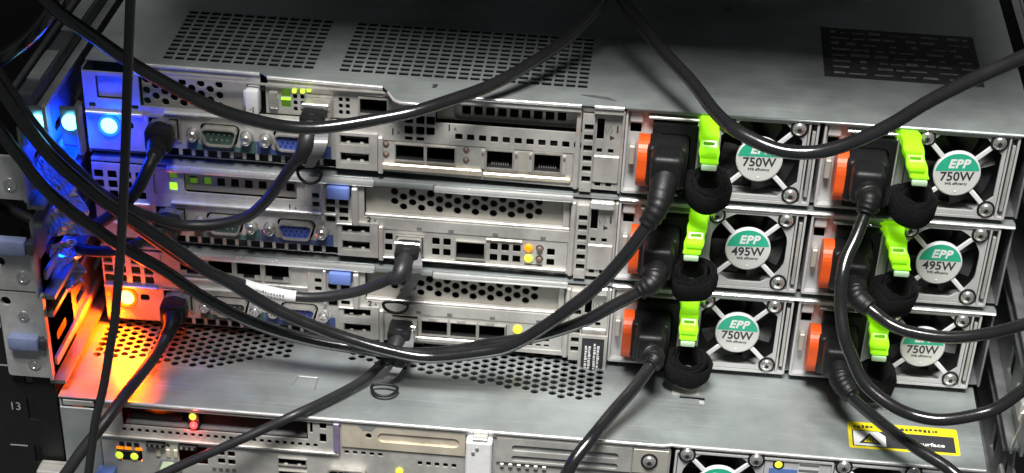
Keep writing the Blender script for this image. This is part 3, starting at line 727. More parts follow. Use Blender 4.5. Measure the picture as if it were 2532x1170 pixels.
def power_supply(xp, base, watt, rnd_open, label, lean, dz, seed):
    p = thing('power_supply', label, 'power supply', (xp, 0, base), 'power supplies in the slim servers')
    MB().plate(rrect(.2, 86.4, .8, 41.0, 1), [rect(1.2, 85.4, 1.9, 40.0)], -1.6, 40).build('housing', PSUS, p)
    MB().box(1.3, 85.3, 12, 60, 2, 39.9).build('inside', DARK, p)
    fan(p, 61.5, 21.4, watt, rnd_open, 38.6, 81.4, 2.2, 39.8, PSUS, seed)
    # side slots and fold at the right of the fan
    MB().box(81.8, 82.6, -1.8, 4, 2.2, 39.8).build('side_fold', PSUS, p); MB().box(83.6, 85.0, -1.2, 4, 5, 36).build('side_fold', STEEL, p)
    # inlet side
    MB().plate(rect(1.3, 38.4, 2.0, 39.9), [rect(12.5, 33.1, 3.1, 35.5), rect(2.4, 7.4, 28.6, 33)], 2.5, 3.6).build('inlet_panel', PSUS, p)
    MB().plate(rect(12.6, 33, 3.2, 35.4), [rrect(14.5, 30, 10, 31.5, 3)], -3.0, 8).build('inlet_socket_with_shade', BLACKP, p)  # black socket, widened to stand in for the shadow round the plug too
    MB().rbox(10.2, 35.4, -1.6, 2.4, 36.9, 38.4, .4, 1).build('top_bar', CHROME if seed % 2 else STEEL, p)
    MB().rbox(2.0, 8.0, -.2, 2.4, 34.4, 39.4, .5, 1).build('corner_block', PSUS, p)
    MB().rbox(2.6, 5.4, -2.4, 2.4, 15, 24, .5, 1).build('latch_arm', TAN, p)
    # orange release latch: a rounded paddle standing out from the face
    prof = rrect(-15.5, 1.8, 8.6, 31.6, 8.2, 7)
    bm = MB().plate(prof, [], 6.6, 11.8, 'YZ').build('release_latch', ORANGE, p)
    md = bm.modifiers.new('edge', 'BEVEL'); md.width = .0013; md.segments = 3; md.limit_method = 'ANGLE'
    # lit green handle
    path = catmull([(37.2-lean*.2, 2.2, 37.5), (37.4, -5, 38.8), (37.2+lean*.2, -12, 37.2), (37.2+lean*.55, -17.5, 32.5), (37.2+lean, -20.2, 26.4)], 6)
    n = len(path)
    hb = MB().ribbon(path, [4.35 + .3*math.sin(k*1.05) for k in range(n)], 4.8, (1, 0, 0)).build('handle', HANDLE, p)
    md = hb.modifiers.new('edge', 'BEVEL'); md.width = .0009; md.segments = 2; md.limit_method = 'ANGLE'; md.angle_limit = math.radians(50)
    for k in (7, 13, 19):
        a = path[k]; MB().rbox(a.x-3.6, a.x+3.6, a.y-4.4, a.y-.5, a.z-1.0, a.z+1.2, .5).build('handle_rib', HANDLE, hb, 40)
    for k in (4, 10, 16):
        a = path[k]; MB().rbox(a.x-2.6, a.x+2.6, a.y-3.0, a.y-.5, a.z-1.5, a.z+1.4, .5).build('handle_recess_shade', HANDLED, hb, 40)
    e = path[-1]
    MB().rbox(e.x-3.5, e.x+3.5, e.y-2.6, e.y+2.0, e.z-2.4, e.z+.2, .7).build('handle_tip', CLEAR, hb, 40)
    MB().rbox(32.4, 34, -2, 2.4, 9, 36, .3, 1).build('handle_guide', PSUS, p)
    # black hook-and-loop strap wound round the handle foot
    c0 = Vector((38.4+lean*.7, -17.5, 13.0+dz)); mb = MB(); rs = random.Random(seed+20)
    tilt = Matrix.Rotation(math.radians(rs.uniform(10, 22)), 3, 'X') @ Matrix.Rotation(math.radians(rs.uniform(-9, 9)), 3, 'Y')
    for ra, rb, zl, zh in ((10.6, 9.4, -5.6, 5.4), (9.2, 8.1, -6.2, 6.2), (7.9, 6.9, -5.0, 6.8), (6.7, 5.6, -6.0, 6.0)):
        pts = 44; V = []; ph = rs.uniform(0, 6); dx, dy = rs.uniform(-.5, .5), rs.uniform(-.5, .5)
        for k in range(pts):
            t = 2*math.pi*k/pts; wob = 1+.05*math.sin(2*t+ph)+.03*math.sin(5*t+ph*2)
            bulge = .5*math.sin(3*t+ph)
            for r_, z_ in ((ra-.7, zl), (ra, zl+1.4), (ra, zh-1.4), (ra-.7, zh), (rb, zh-.3), (rb, zl+.3)):
                V.append(c0 + tilt @ Vector((math.cos(t)*r_*wob+dx, math.sin(t)*r_*.92*wob+dy, z_+bulge)))
        mb.add(V, [(k*6+j, k*6+(j+1) % 6, ((k+1) % pts)*6+(j+1) % 6, ((k+1) % pts)*6+j) for k in range(pts) for j in range(6)])
    tail = catmull([c0+Vector(q) for q in ((-7, 4, 3), (-11, 6, 0), (-12.5, 9, -4), (-9, 12, -7))], 6)
    mb.ribbon(tail, 4.2, 1.6, (0, .4, 1))
    mb.build('strap', STRAP, p, 60)
    return p
PX = (220, 308.5)
PS = {}
LABELS = {(0, 0): '750 watt power supply in the top server nearest its printed panel, cable across its fan',
          (0, 1): '750 watt power supply in the outer bay of the top server, clear green label',
          (1, 0): '495 watt power supply in the middle server nearest its network cards',
          (1, 1): '495 watt power supply in the outer bay of the middle server',
          (2, 0): '750 watt power supply beside the black information tag of the third server',
          (2, 1): '750 watt power supply of the third server, its label half covered by a cable'}
for (i, j), lab in LABELS.items():
    PS[i, j] = power_supply(PX[j], BASE[i], '495W' if i == 1 else '750W', i == 1, lab, (1.4, -2.2, .5)[i] if j == 0 else (5.5, 5.0, 1.8)[i], (0, -.5, -2.5)[i], i*2+j)

# ------------------------------------------------------------------ the deeper server at the bottom
BZ = -86.0
S4 = thing('server', 'deeper server at the bottom, grey lid with hexagon vents and a yellow warning label', 'server', (0, -66, BZ))
T = 3.0 - BZ                                   # top of its lid in its own height
def zz(z): return z - BZ
def lidhole_left(x, y): return y > (-29.5 - 2*(x > 0) if x < 30 else -31 + (x-30)*.48)
def lidhole_right(x, y): return y > (-12 - (x-95)*.205 if x < 208 else -34 + (x-208)*.3)
hx = hexgrid(-27, 66, -32, 8, 2.05, 4.33, 5.0, 6, lidhole_left) + hexgrid(96, 221, -36, 8, 2.05, 4.33, 5.0, 6, lidhole_right)
hx = [[(x, y+66) for x, y in h] for h in hx]
MB().plate([(-35.6, -1), (398.8, -1), (400, 330), (-35.6, 330)], hx + [[(256.5, 41), (266, 41), (266, 37), (268.6, 37), (268.6, 43.5), (256.5, 43.5)]], T-.6, T, 'XY').build('top_cover', LID, S4)
MB().tube([(-17, -1.2, T-.7), (250, -1.2, T-.7), (254, -1.2, T+.2), (256, -1, T-.2), (398.5, -1, T-.5)], .9, 8).build('rolled_edge', EDGE, S4, 50)
MB().box(-17, 253.5, -1.0, 0, T-3.2, T-.6).build('front_flange', STEEL, S4)
MB().plate(rect(252.8, 265.6, 43.8, 55), [], T+.02, T+.7, 'XY').build('cover_tab', STEEL, S4)
for a, b in (((73, 33.4), (82.6, 33.2)), ((82.6, 33.2), (82.8, 22)), ((73, 33.4), (71.6, 25))): MB().tube([(a[0], a[1], T+.1), (b[0], b[1], T+.1)], .3, 6).build('stamped_line', RAIL, S4)
MB().box(-34.4, 397.5, 40, 330, 2, T-14).build('inside', DARK, S4)
MB().plate([(-35.4, 1), (398.6, 1), (398.6, T-1.3), (397.8, T-1.3), (397.8, 1.8), (-34.6, 1.8), (-34.6, T-1.3), (-35.4, T-1.3)], [], 0, 330).build('chassis', STEEL, S4)
MB().rbox(-35.4, -17.5, -1.2, 0, 2, zz(-2.5), .4, 1).build('corner_post', LID, S4); MB().rbox(-34, -19, -.4, 12, zz(-2.2), zz(1.2), .5, 1).build('corner_cap', STEEL, S4)
# rear face left part: open slot above, comb vents, ports
H = [sq(-5.5+3.68*k, zz(-13.3 - .006*k*3), 2.0, 2.2, .3) for k in range(26)] + [rect(-6, 83, zz(-11), zz(0)), sq(90.3, zz(-2.4), 3.2, 3.8, .2), sq(90.2, zz(-9.3), 3.2, 5, .2), rect(84.1, 85.4, zz(-7), zz(-.8))]
H += [rect(68.2, 82, zz(-26), zz(-21.8)), rect(68.2, 82, zz(-33), zz(-29))] + [sq(101.4+4.0*k, zz(-16), 2.2, 2.0, .3) for k in range(5)] + [sq(136.4+4.05*k, zz(-19), 2.2, 2.4, .3) for k in range(5)]
H += [rect(-10.4, 2, zz(-30.6), zz(-25)), rect(20, 34, zz(-30), zz(-19.8)), rect(99, 158, zz(-12.6), zz(0.6)), sq(40.6, zz(-22.5), 3.6, 3.2, .3), sq(45.6, zz(-22.6), 3.6, 3.2, .3), sq(40.6, zz(-27.0), 3.6, 3.2, .3), sq(45.6, zz(-27.2), 3.6, 3.2, .3)]
H += [ngon(10+5*k, zz(-20.8), 1.1, 8) for k in range(2)]
MB().plate(rect(-17.3, 254, 2, T-3.4), H, 0, 1.2).build('rear_panel', STEEL, S4)
MB().rbox(-17, 98, -1.6, -.05, zz(-17.6), zz(-16.2), .3, 1).build('ledge', STEEL, S4)
MB().rbox(95.4, 98.4, -2, -.05, zz(-16), zz(.4), .4, 1).build('fold', mat('violet_tint_steel', (0.28, 0.22, 0.36), 0.4, 0.4, 0.2, 100), S4)
MB().box(-5, 82, 2, 30, zz(-11), zz(-10)).build('slot_floor', TABG, S4); MB().box(-5, 82, 30, 31, zz(-11), zz(0)).build('slot_back', DARK, S4)
MB().rbox(-4, 22, 4, 24, zz(-9.9), zz(-6), 1).build('slot_card', DARK, S4)
led(S4, 28.3, zz(-2.9), 1.7, G_GRNY, -.8); led(S4, 28.4, zz(-7.6), 1.9, G_RED, -.8)
MB().box(26, 31, .2, 6, zz(-10), zz(-1)).build('led_block', BLACKP, S4)
lamp('led_light', (28.4, -3, zz(-7.6)), (1, .08, .08), 0.004, 1, S4)
for x in (-9.1, -1.8): led(S4, x, zz(-27.9), 1.9, G_GRNY, -.9)
for x in (-8.6, -4.6, .6): MB().box(x-1.6, x+1.6, -.5, -.05, zz(-24.4), zz(-23.2)).build('led', G_ORS, S4)
for x in (10, 15, 18.6): MB().rbox(x-1.2, x+1.2, -.9, -.05, zz(-27), zz(-22.2), .4, 1).build('contact_spring', WARM, S4)
spot('added_slot_glow', (8, 14, zz(-2.5)), (.1, .2, -1), (1.0, 0.11, 0.0), 0.05, 2, S4, 160, .6)  # added lamp without a source of its own, imitates the amber reflection here
for x in (5, 20.5): 
    cn = MB().rbox(x, x+9, -3, -.05, zz(-20.6), zz(-18.2), .4, 1).build('pin_header', BLACKP, S4)
    for k in range(3): MB().box(x+1.2+2.6*k, x+2.4+2.6*k, -3.3, -3.02, zz(-20), zz(-18.8)).build('pin', CHROME, cn)
MB().rbox(-9.6, 1.2, -.4, .8, zz(-30.4), zz(-25.2), .4, 1).build('lamp_window', BLACKP, S4)
for x in (-8.6, -5, -1.4): MB().box(x, x+2.4, -.6, -.05, zz(-22.4), zz(-20.4)).build('switch', BLACKP, S4)
MB().rbox(-19.5, -10.5, -12, -1.3, zz(-46), zz(-33.2), 1.2).build('blue_connector', BLUEST, S4, 40)
pg = MB().rbox(10.5, 21, -14, 1, zz(-40), zz(-28.4), 1.2).build('grey_plug', TABG, S4, 40)
MB().rbox(13, 18.5, -15, -4, zz(-28.4), zz(-26.8), .4, 1).build('plug_clip', CLEAR, pg)
for k in range(4): MB().box(36+3.2*k, 37.8+3.2*k, -.5, -.05, zz(-32), zz(-30.6)).build('printed_mark', INKG, S4)
socket(S4, 'usb_port', 68.5, 81.7, zz(-25.7), zz(-22.1), 10, .3, CAGE, -1, True); socket(S4, 'usb_port', 68.5, 81.7, zz(-32.7), zz(-29.3), 10, .3, CAGE, -1, True)
dv = MB().plate(dsub(101.6, zz(-28.6), 18.4, 9.4), [dsub(101.6, zz(-28.6), 16.8, 7.8, 1.6)], -4.2, -.05).build('serial_port', CAGE, S4)
MB().plate(dsub(101.6, zz(-28.6), 16.7, 7.7, 1.6), [], -2.4, -.1).build('insert', DARK, dv)
for k in range(4): MB().lathe((97.4+2.8*k, -2.4, zz(-26.6)), (0, -1, 0), [(.6, 0), (.4, .6)], 8).build('contact', PAPER, dv)
led(S4, 126.6, zz(-24.4), 1.7, G_YEL, -.8)
# warm coloured slot bracket with a long stamped groove
br = MB().plate(rect(99.2, 157.8, zz(-12.4), zz(.5)), [ngon(112.1, zz(-5.4), 1.5, 14), rrect(116.4, 155, zz(-8.3), zz(-3.3), 2.4)], -.9, -.05).build('slot_cover', WARM, S4)
MB().plate(rrect(116.5, 154.9, zz(-8.2), zz(-3.4), 2.3), [], -.1, .5).build('stamped_groove', WARM, br)
MB().plate([(107, zz(.4)), (116, zz(.4)), (113.6, zz(-2.4)), (109.4, zz(-2.4))], [], -1.1, -.95).build('thumb_notch', LID, br)
vb = MB().rbox(158.6, 170.8, -7, -.05, 2, zz(-.4), .7, 1).build('riser_bracket', WHITE, S4)
for x, z in ((162.2, -6.4), (164, -4.0)): MB().lathe((x, -7, zz(z)), (0, -1, 0), [(1.1, 0), (.9, .35), (.01, .5)], 10).build('rivet', CHROME, vb, 40)
MB().rbox(161.6, 168.6, -6.5, -1, zz(-.3), zz(1.4), .3, 1).build('riser_hook', STEEL, vb)
# stamped filler panel
fp = MB().plate(rect(172.6, 236, zz(-13.6), zz(-.4)), [rrect(179.8, 229.8, zz(-7.0), zz(-3.8), 1.5), rrect(179.8, 229.8, zz(-12.6), zz(-9.6), 1.4)], -1.3, -.05).build('filler_panel', STEEL, S4)
for z0 in (-7.0, -12.6): MB().plate(rrect(180, 229.6, zz(z0+.15), zz(z0+3.0), 1.4), [], -.35, -.05).build('stamped_groove', RAIL, fp)
for k in range(6): MB().rbox(174.4+4*k, 176.4+4*k, -1.5, -.05, zz(-16.4), zz(-14.4), .3, 1).build('vent_tooth', STEEL, S4)
MB().rbox(236.4, 253.4, -1.0, -.05, zz(-14), zz(-.6), .4, 1).build('screw_panel', TAN, S4)
screw(S4, 244.3, zz(-6.6), -1.1, 3.1)
# yellow warning label on the lid
wl = MB().plate(rrect(336.3, 387.7, 9.2, 31.8, 1.2), [], T+.02, T+.12, 'XY').build('warning_label', YELLOW, S4)
MB().plate(rect(338, 385.8, 11, 24.6), [], T+.13, T+.17, 'XY').build('black_field', INK, wl)
MB().plate([(338.6, 11.6), (353.6, 11.6), (353.6, 20.6), (350.6, 24), (338.6, 24)], [], T+.18, T+.21, 'XY').build('white_field', PAPER, wl)
MB().plate([(341.0, 13.4), (351.6, 13.4), (346.2, 22.4)], [[(343.2, 14.6), (349.4, 14.6), (346.2, 20)]], T+.22, T+.25, 'XY').build('triangle', INK, wl)
MB().plate([(343.3, 14.7), (349.3, 14.7), (346.2, 19.8)], [], T+.22, T+.24, 'XY').build('triangle_field', YELLOW, wl)
MB().tube([(345, 15.4, T+.27), (344.7, 16.6, T+.27), (345.2, 17.6, T+.27)], .2, 5).tube([(346.3, 15.4, T+.27), (346, 16.8, T+.27), (346.4, 18.2, T+.27)], .2, 5).tube([(347.6, 15.4, T+.27), (347.3, 16.6, T+.27), (347.7, 17.6, T+.27)], .2, 5).build('heat_mark', INK, wl)
text('lettering', 'Hot surface', 4.2, (371.0, 16.4, T+.22), PAPER, wl, rot=(0, 0, 0), bold=.08)
rnd = random.Random(3); mb = MB(); x = 339.0
while x < 378:
    w_ = rnd.uniform(.8, 1.8)
    if not 347 < x < 352: mb.box(x, x+w_, 26.6+rnd.uniform(0, .8), 28.4+rnd.uniform(0, 1), T+.13, T+.17)
    x += w_ + rnd.uniform(.3, .9)
mb.build('small_print', INK, wl)
# its two power supplies, cut off by the picture's lower edge
def big_supply(x0, x1, cx, ledx, label):
    p = thing('power_supply', label, 'power supply', (0, -66, BZ), 'power supplies in the bottom server')
    MB().plate(rrect(x0, x1, 4, T-2.6, 1), [rect(x0+1, x1-1, 5, T-3.6)], -1.4, 60).build('housing', PSUS, p)
    MB().box(x0+1.1, x1-1.1, 14, 60, 5, T-3.7).build('inside', DARK, p)
    fan(p, cx, zz(-17.1), None, True, cx-20, cx+20, zz(-38), zz(-.3)+.6, PSUS, .4)
    MB().box(cx+20.3, x1-1.1, -.6, .4, 5, T-3.7).build('side_panel', PSUS, p)
    MB().lathe((ledx, -.6, zz(-2.7)), (0, -1, 0), [(2.6, 0), (2.6, .6), (2.0, .9)], 18).build('lamp_ring', BLACKP, p, 40)
    MB().lathe((ledx, -1.3, zz(-2.7)), (0, -1, 0), [(1.8, 0), (1.7, .4), (.01, .8)], 18).build('lamp', G_YEL, p, 40)
    return p
P7 = big_supply(256, 329.5, 277.5, 304, 'power supply of the bottom server with blue sticker and yellow lamp')
MB().box(300, 313, -1.0, -.65, zz(-30), zz(-5.2)).build('sticker', BLUEST, P7); MB().box(313.4, 323, -1.0, -.65, zz(-30), zz(-1.2)).build('sticker', LABELW, P7)
for k in range(5): MB().box(313.6, 322.8, -1.1, -1.02, zz(-2.8-3.2*k), zz(-1.4-3.2*k)).build('sticker_stripe', INKG, P7)
big_supply(330.5, 398, 350, 375.4, 'power supply of the bottom server below the warning label, cord in front')
# ------------------------------------------------------------------ cables
CABLES = {
    'loop_top_left': (2.75, [(-17.1,-95.0,212.7), (-6.2,-92.0,198.4), (6.3,-85.0,185.3), (15.0,-78.0,175.0), (19.3,-74.0,169.8), (31.0,-66.0,159.0), (43.4,-58.0,148.5), (55.2,-52.0,141.9), (70.5,-46.0,136.2), (83.7,-42.0,134.1), (97.1,-38.0,134.6), (113.4,-34.0,137.1), (127.5,-30.0,139.5), (141.6,-22.0,142.0), (158.6,-9.0,144.6), (173.7,6.0,148.6), (188.5,23.0,154.0), (198.3,35.0,160.3), (204.8,44.0,166.6), (208.5,52.0,173.2)]),
    'loop_top_right': (2.9, [(209.5,50.0,173.1), (215.5,40.0,166.5), (226.4,22.0,161.7), (236.0,4.0,158.7), (247.9,-17.0,155.9), (257.3,-37.0,153.1), (265.2,-52.0,152.5), (276.4,-60.0,150.3), (287.5,-63.0,148.6), (299.2,-64.0,149.4), (308.7,-65.0,152.7), (319.1,-66.0,158.4), (329.7,-67.0,165.9), (341.5,-69.0,176.4), (357.1,-72.0,188.4), (378.1,-76.0,202.7)]),
    'vertical': (2.0, [(30.4,-112.0,222.0), (29.2,-112.0,212.7), (25.4,-111.0,184.8), (20.3,-110.0,145.0), (15.9,-110.0,112.3), (9.5,-110.0,73.7), (5.9,-110.0,58.6), (0.7,-110.0,37.1), (-4.8,-110.0,18.7), (-10.9,-110.0,-9.5), (-14.0,-110.0,-23.2)]),
    'alpha': (3.0, [(-42.1,-92.0,178.9), (-35.6,-88.0,162.1), (-29.9,-84.0,148.6), (-23.7,-80.0,134.9), (-18.3,-76.0,125.3), (-10.3,-72.0,114.5), (0.9,-66.0,101.1), (9.6,-62.0,92.9), (25.4,-55.0,76.9), (36.8,-52.0,67.0), (45.2,-50.0,60.9), (62.4,-47.0,48.5), (80.0,-45.0,39.4), (98.3,-44.0,32.3), (116.7,-43.0,27.7), (136.1,-43.0,25.3), (158.9,-43.0,28.9), (174.9,-43.0,34.8), (190.5,-43.0,45.9), (202.6,-43.0,56.8), (214.3,-42.0,69.2), (224.9,-41.0,83.7), (232.1,-40.0,96.1), (237.4,-37.0,106.1)]),
    'gamma': (2.9, [(-46.9,-86.0,158.7), (-40.2,-82.0,141.0), (-34.3,-78.0,127.9), (-28.0,-74.0,113.5), (-18.7,-69.0,100.4), (-9.6,-62.0,87.6), (0.6,-55.0,76.3), (16.1,-47.0,62.2), (30.5,-42.0,48.5), (47.7,-38.0,36.3), (65.4,-35.0,28.2), (83.9,-33.0,23.0), (102.5,-32.0,20.1), (116.6,-32.0,20.0), (134.2,-33.0,21.9), (149.6,-34.0,25.0), (164.6,-35.0,29.7), (182.0,-36.0,34.6), (196.7,-37.0,40.8), (209.1,-38.0,48.3), (221.2,-38.0,56.7), (230.9,-37.0,63.0), (238.2,-35.0,68.3)]),
    'h_dac2': (2.45, [(-45.9,-80.0,178.1), (-36.3,-76.0,158.1), (-30.7,-72.0,143.6), (-23.0,-68.0,129.4), (-13.8,-62.0,114.6), (-6.0,-56.0,100.5), (1.9,-50.0,87.8), (13.4,-40.0,71.5), (24.4,-34.0,60.2), (35.9,-28.0,51.3), (48.0,-23.0,44.6), (56.9,-20.0,40.7), (69.1,-18.0,37.9), (81.8,-18.0,38.5), (97.7,-19.0,42.8), (109.4,-21.0,48.9), (116.0,-24.0,54.7)]),
    'g_dac1': (2.6, [(-50.5,-70.0,167.8), (-38.1,-64.0,144.7), (-27.4,-60.0,125.8), (-16.6,-54.0,109.1), (-7.2,-46.0,95.6), (0.2,-38.0,86.9), (5.2,-32.0,81.4), (15.5,-26.0,75.2), (24.7,-22.0,73.1), (36.7,-20.0,73.9), (49.1,-19.0,78.1), (57.8,-19.0,86.1), (65.0,-20.0,96.1), (70.3,-22.0,104.4), (74.6,-24.0,111.1)]),
    'f_patch1': (2.8, [(-77.9,-20.0,83.9), (-66.1,-24.0,77.7), (-51.8,-30.0,74.4), (-37.7,-34.0,72.9), (-24.1,-36.0,74.3), (-14.6,-36.0,79.0), (-7.0,-36.0,85.2), (-1.3,-36.0,90.8), (3.5,-35.0,96.6), (8.1,-33.0,105.1), (10.5,-30.0,110.3)]),
    'o_patch2': (2.6, [(-68.5,10.0,45.3), (-56.6,-4.0,51.0), (-36.8,-20.0,56.5), (-20.7,-30.0,60.3), (-8.2,-32.0,63.1), (1.7,-32.0,68.1), (9.2,-30.0,72.4), (12.3,-26.0,74.5)]),
    'j_patch3': (2.75, [(6.4,-24.0,12.8), (5.2,-30.0,11.2), (4.3,-42.0,11.5), (1.6,-56.0,10.7), (-2.4,-70.0,8.2), (-8.6,-84.0,2.0), (-18.2,-92.0,-9.1), (-26.2,-96.0,-20.3), (-35.7,-98.0,-33.6)]),
    'i_dac3': (2.2, [(113.4,-26.0,11.1), (111.4,-30.0,10.0), (104.5,-40.0,7.3), (91.7,-57.0,6.9), (79.0,-71.5,6.5), (64.4,-76.0,-0.2), (54.6,-79.0,-4.6), (39.5,-82.0,-11.9), (26.0,-84.0,-18.7), (12.4,-86.0,-26.0), (0.4,-87.0,-32.9)]),
    'e_cord3': (3.05, [(242.6,-34.0,28.4), (240.5,-38.0,25.8), (234.8,-48.0,21.0), (225.9,-62.0,15.5), (217.2,-76.0,9.3), (210.6,-84.0,3.5), (206.8,-88.0,-3.1), (202.8,-92.0,-13.1)]),
    'k_cord12': (2.8, [(329.2,-36.0,115.8), (327.3,-40.0,110.0), (324.4,-46.0,103.1), (322.0,-52.0,96.3), (320.5,-57.0,89.0), (320.7,-62.0,78.8), (323.5,-68.0,68.0), (328.0,-72.0,58.9), (335.5,-78.0,50.2), (346.0,-82.0,43.6), (357.9,-85.0,40.5), (370.5,-87.0,40.4), (384.1,-88.0,44.6), (392.7,-88.0,49.7), (401.9,-88.0,58.6), (411.4,-88.0,69.7)]),
    'l_cord22': (2.8, [(331.4,-36.0,68.9), (338.8,-42.0,65.9), (346.2,-46.0,62.8), (355.9,-50.0,61.4), (371.5,-54.0,62.6), (386.2,-58.0,67.8), (401.1,-62.0,76.8), (412.6,-64.0,85.8)]),
    'm_cord32': (2.8, [(331.2,-36.0,24.1), (336.6,-44.0,20.9), (346.3,-58.0,20.0), (355.8,-70.0,19.3), (365.0,-80.0,18.9), (374.6,-88.0,17.2), (380.5,-92.0,15.3), (392.6,-98.0,9.6)]),
    'n_topleft': (3.0, [(-55.5,-60.0,154.6), (-43.1,-62.0,163.7), (-28.8,-66.0,175.3), (-18.7,-70.0,186.4), (-12.5,-72.0,195.8), (-7.5,-74.0,205.8)]),
}

def cable_mesh(name, m_, parent=None, off=(0, 0, 0), per=9, n=14):
    r, pts = CABLES[name]
    p = [Vector(q) - Vector(off) for q in catmull(pts, per)]
    return MB().tube(p, r, n), m_
def loose_cable(key, name, label, cat, m_=None, group='loose cables'):
    mb, mm = cable_mesh(key, m_ or CORD)
    return tag(mb.build(name, mm, None, 60), label, cat, group)
loose_cable('loop_top_left', 'power_cable', 'thick black cord hanging in a wide loop across the top lid from the upper left', 'power cable')
loose_cable('loop_top_right', 'power_cable', 'thick black cord sagging in front of the top power supplies to the upper right', 'power cable')
loose_cable('vertical', 'network_cable', 'thin dark cable hanging straight down in front of everything at the left', 'network cable', CORDM)
loose_cable('n_topleft', 'power_cable', 'black cord curving up out of the upper left corner', 'power cable')

def cord_with_plug(key, psu, label, end='last'):
    """angled appliance plug pushed into a power supply with its cord; the cord's end nearest the plug is the given end"""
    r, pts = CABLES[key]
    P = [Vector(q) for q in (pts if end == 'first' else pts[::-1])]
    i, j = psu; o = Vector((PX[j], 0, BASE[i]))
    t = thing('power_cable', label, 'power cable', (o.x+19, -4, o.z+20), 'cords plugged into the power supplies')
    off = Vector((o.x+19, -4, o.z+20))
    L = lambda q: Vector(q) - off
    c = o + Vector((20, 0, 21))
    pl = MB().rbox(c.x-9.2-off.x, c.x+9.2-off.x, 0.2, -14, c.z-10-off.z, c.z+10-off.z, 2.2, 3)
    pl = MB().rbox(-8.2, 10.2, -13, 3.4, -9, 11, 2.2, 3)
    pl.build('plug', BLACKP, t, 40)
    hood = MB().rbox(-6.2, 8.2, -25, -10, -4, 11.5, 2.6, 3).build('plug_hood', BLACKP, t, 40)
    neck0 = Vector((1.0, -19, 2)); first = L(P[0]); second = L(P[1]); d = (first-second).normalized()
    path = catmull([neck0, neck0.lerp(first, .5) + Vector((0, -1.5, 0)), first + d*0, L(P[0].lerp(P[1], .75))], 10)
    N = len(path)
    MB().tube(path, 1, 18, rfun=lambda u: (6.6 - 2.6*u) + (.38 if int(u*18) % 2 and u > .42 else 0)).build('strain_relief', BLACKP, t, 60)
    rw = random.Random(len(key)*7+int(r*10))
    P = [P[0], P[1]] + [q + Vector((rw.uniform(-.5, .5), rw.uniform(-.8, .8), rw.uniform(-.5, .5))) for q in P[2:]]
    full = [path[-6]] + [L(q) for q in P[1:]]
    MB().tube(catmull(full, 9), r, 14).build('cord', CORD, t, 60)
    return t
AL = cord_with_plug('alpha', (0, 0), 'cord from the top server sweeping down and left under all the cards, brightest highlight')
# faint lettering moulded on the cord jacket at the left
_o = Vector((PX[0]+19, -4, BASE[0]+20)); _c = [q - _o for q in catmull(CABLES['alpha'][1], 9)]; mb = MB(); rw = random.Random(11)
for k in range(16, 34):
    p0, t_ = _c[k], (_c[k+1]-_c[k]).normalized()
    mt_ = Matrix.Translation(p0 + Vector((.6, -2.55, 1.35))) @ t_.to_track_quat('X', 'Z').to_matrix().to_4x4()
    mb.rbox(-.55, .45, -.12, .12, -.6, rw.uniform(.1, .6), .05, 1, mt_)
mb.build('jacket_print', INKG, AL)['kind'] = 'stuff'
cord_with_plug('gamma', (1, 0), 'cord from the middle server joining the low sweep of cords to the left')
cord_with_plug('e_cord3', (2, 0), 'cord from the third server dropping straight out of the bottom of the picture', 'first')
cord_with_plug('k_cord12', (0, 1), 'cord from the top outer supply making a big loop in front of the warning label', 'first')
cord_with_plug('l_cord22', (1, 1), 'cord from the middle outer supply crossing the lowest fan to the right', 'first')
cord_with_plug('m_cord32', (2, 1), 'cord from the lowest outer supply running diagonally over the warning label', 'first')

def direct_attach(key, cage, mat_body, boot_pts, tab_pts, ring, label, end):
    """twinax cable: metal connector, moulded boot, smoky pull tab with a ring, and the cable"""
    r, pts = CABLES[key]; P = [Vector(q) for q in (pts if end == 'first' else pts[::-1])]
    off = Vector((cage[0], 0, cage[2])); L = lambda q: Vector(q) - off
    t = thing('network_cable', label, 'network cable', off, 'direct attach cables')
    w, h = cage[3], cage[4]
    MB().rbox(-w/2, w/2, -9, 8, -h/2, h/2, .5, 1).build('connector', CAGE, t)
    MB().rbox(-w/2-.3, w/2+.3, -10, -8.2, h/2-1.2, h/2+1.6, .4, 1).build('connector_spring', CHROME, t)
    bp = catmull([L(q) for q in boot_pts] , 8)
    MB().tube(bp, 1, 14, rfun=lambda u: 5.4 - 2.4*u**.8, flat=.95).build('boot', CORDM, t, 60)
    b0 = L(boot_pts[0])
    MB().rbox(b0.x-5.6, b0.x+5.6, b0.y-5, b0.y+9, b0.z-4.2, b0.z+4.4, 1.6, 2).build('boot_block', BLACKP, t, 40)
    tp = catmull([L(q) for q in tab_pts], 6)
    MB().ribbon(tp, [3.4 - 1.4*k/len(tp) for k in range(len(tp))], 1.1, (1, .1, 0)).build('pull_tab', TABG, t)
    c, sx, sz, nrm = ring; c = L(c); ang = [math.radians(a) for a in range(-10, 371, 12)]
    up = Vector(nrm)
    rp_ = [c + Vector((sx*math.cos(a), 0, 0)) + up*(sz*math.sin(a) if math.sin(a) < 0 else sz*.35*math.sin(a)) for a in ang]
    MB().tube(rp_, .75, 8).build('pull_ring', BLACKP, t, 60)
    MB().tube(catmull([bp[-4]] + [L(q) for q in P[1:]], 9), r, 14).build('cable', CORDM, t, 60)
    return t
direct_attach('g_dac1', (80.8, 0, 125.3, 12, 8), CAGE, [(80.6, -15, 125), (79.5, -24, 120), (77, -25, 113), CABLES['g_dac1'][1][-1]], [(84, -14, 126), (86, -25, 122), (85, -28, 117), (82, -27, 112), (80, -25, 108)],
              ((80, -24, 105), 5.5, 5.5, (0, 0, 1)), 'dark network cable from the lid-covered slot of the top server, curving down to the left', 'last')
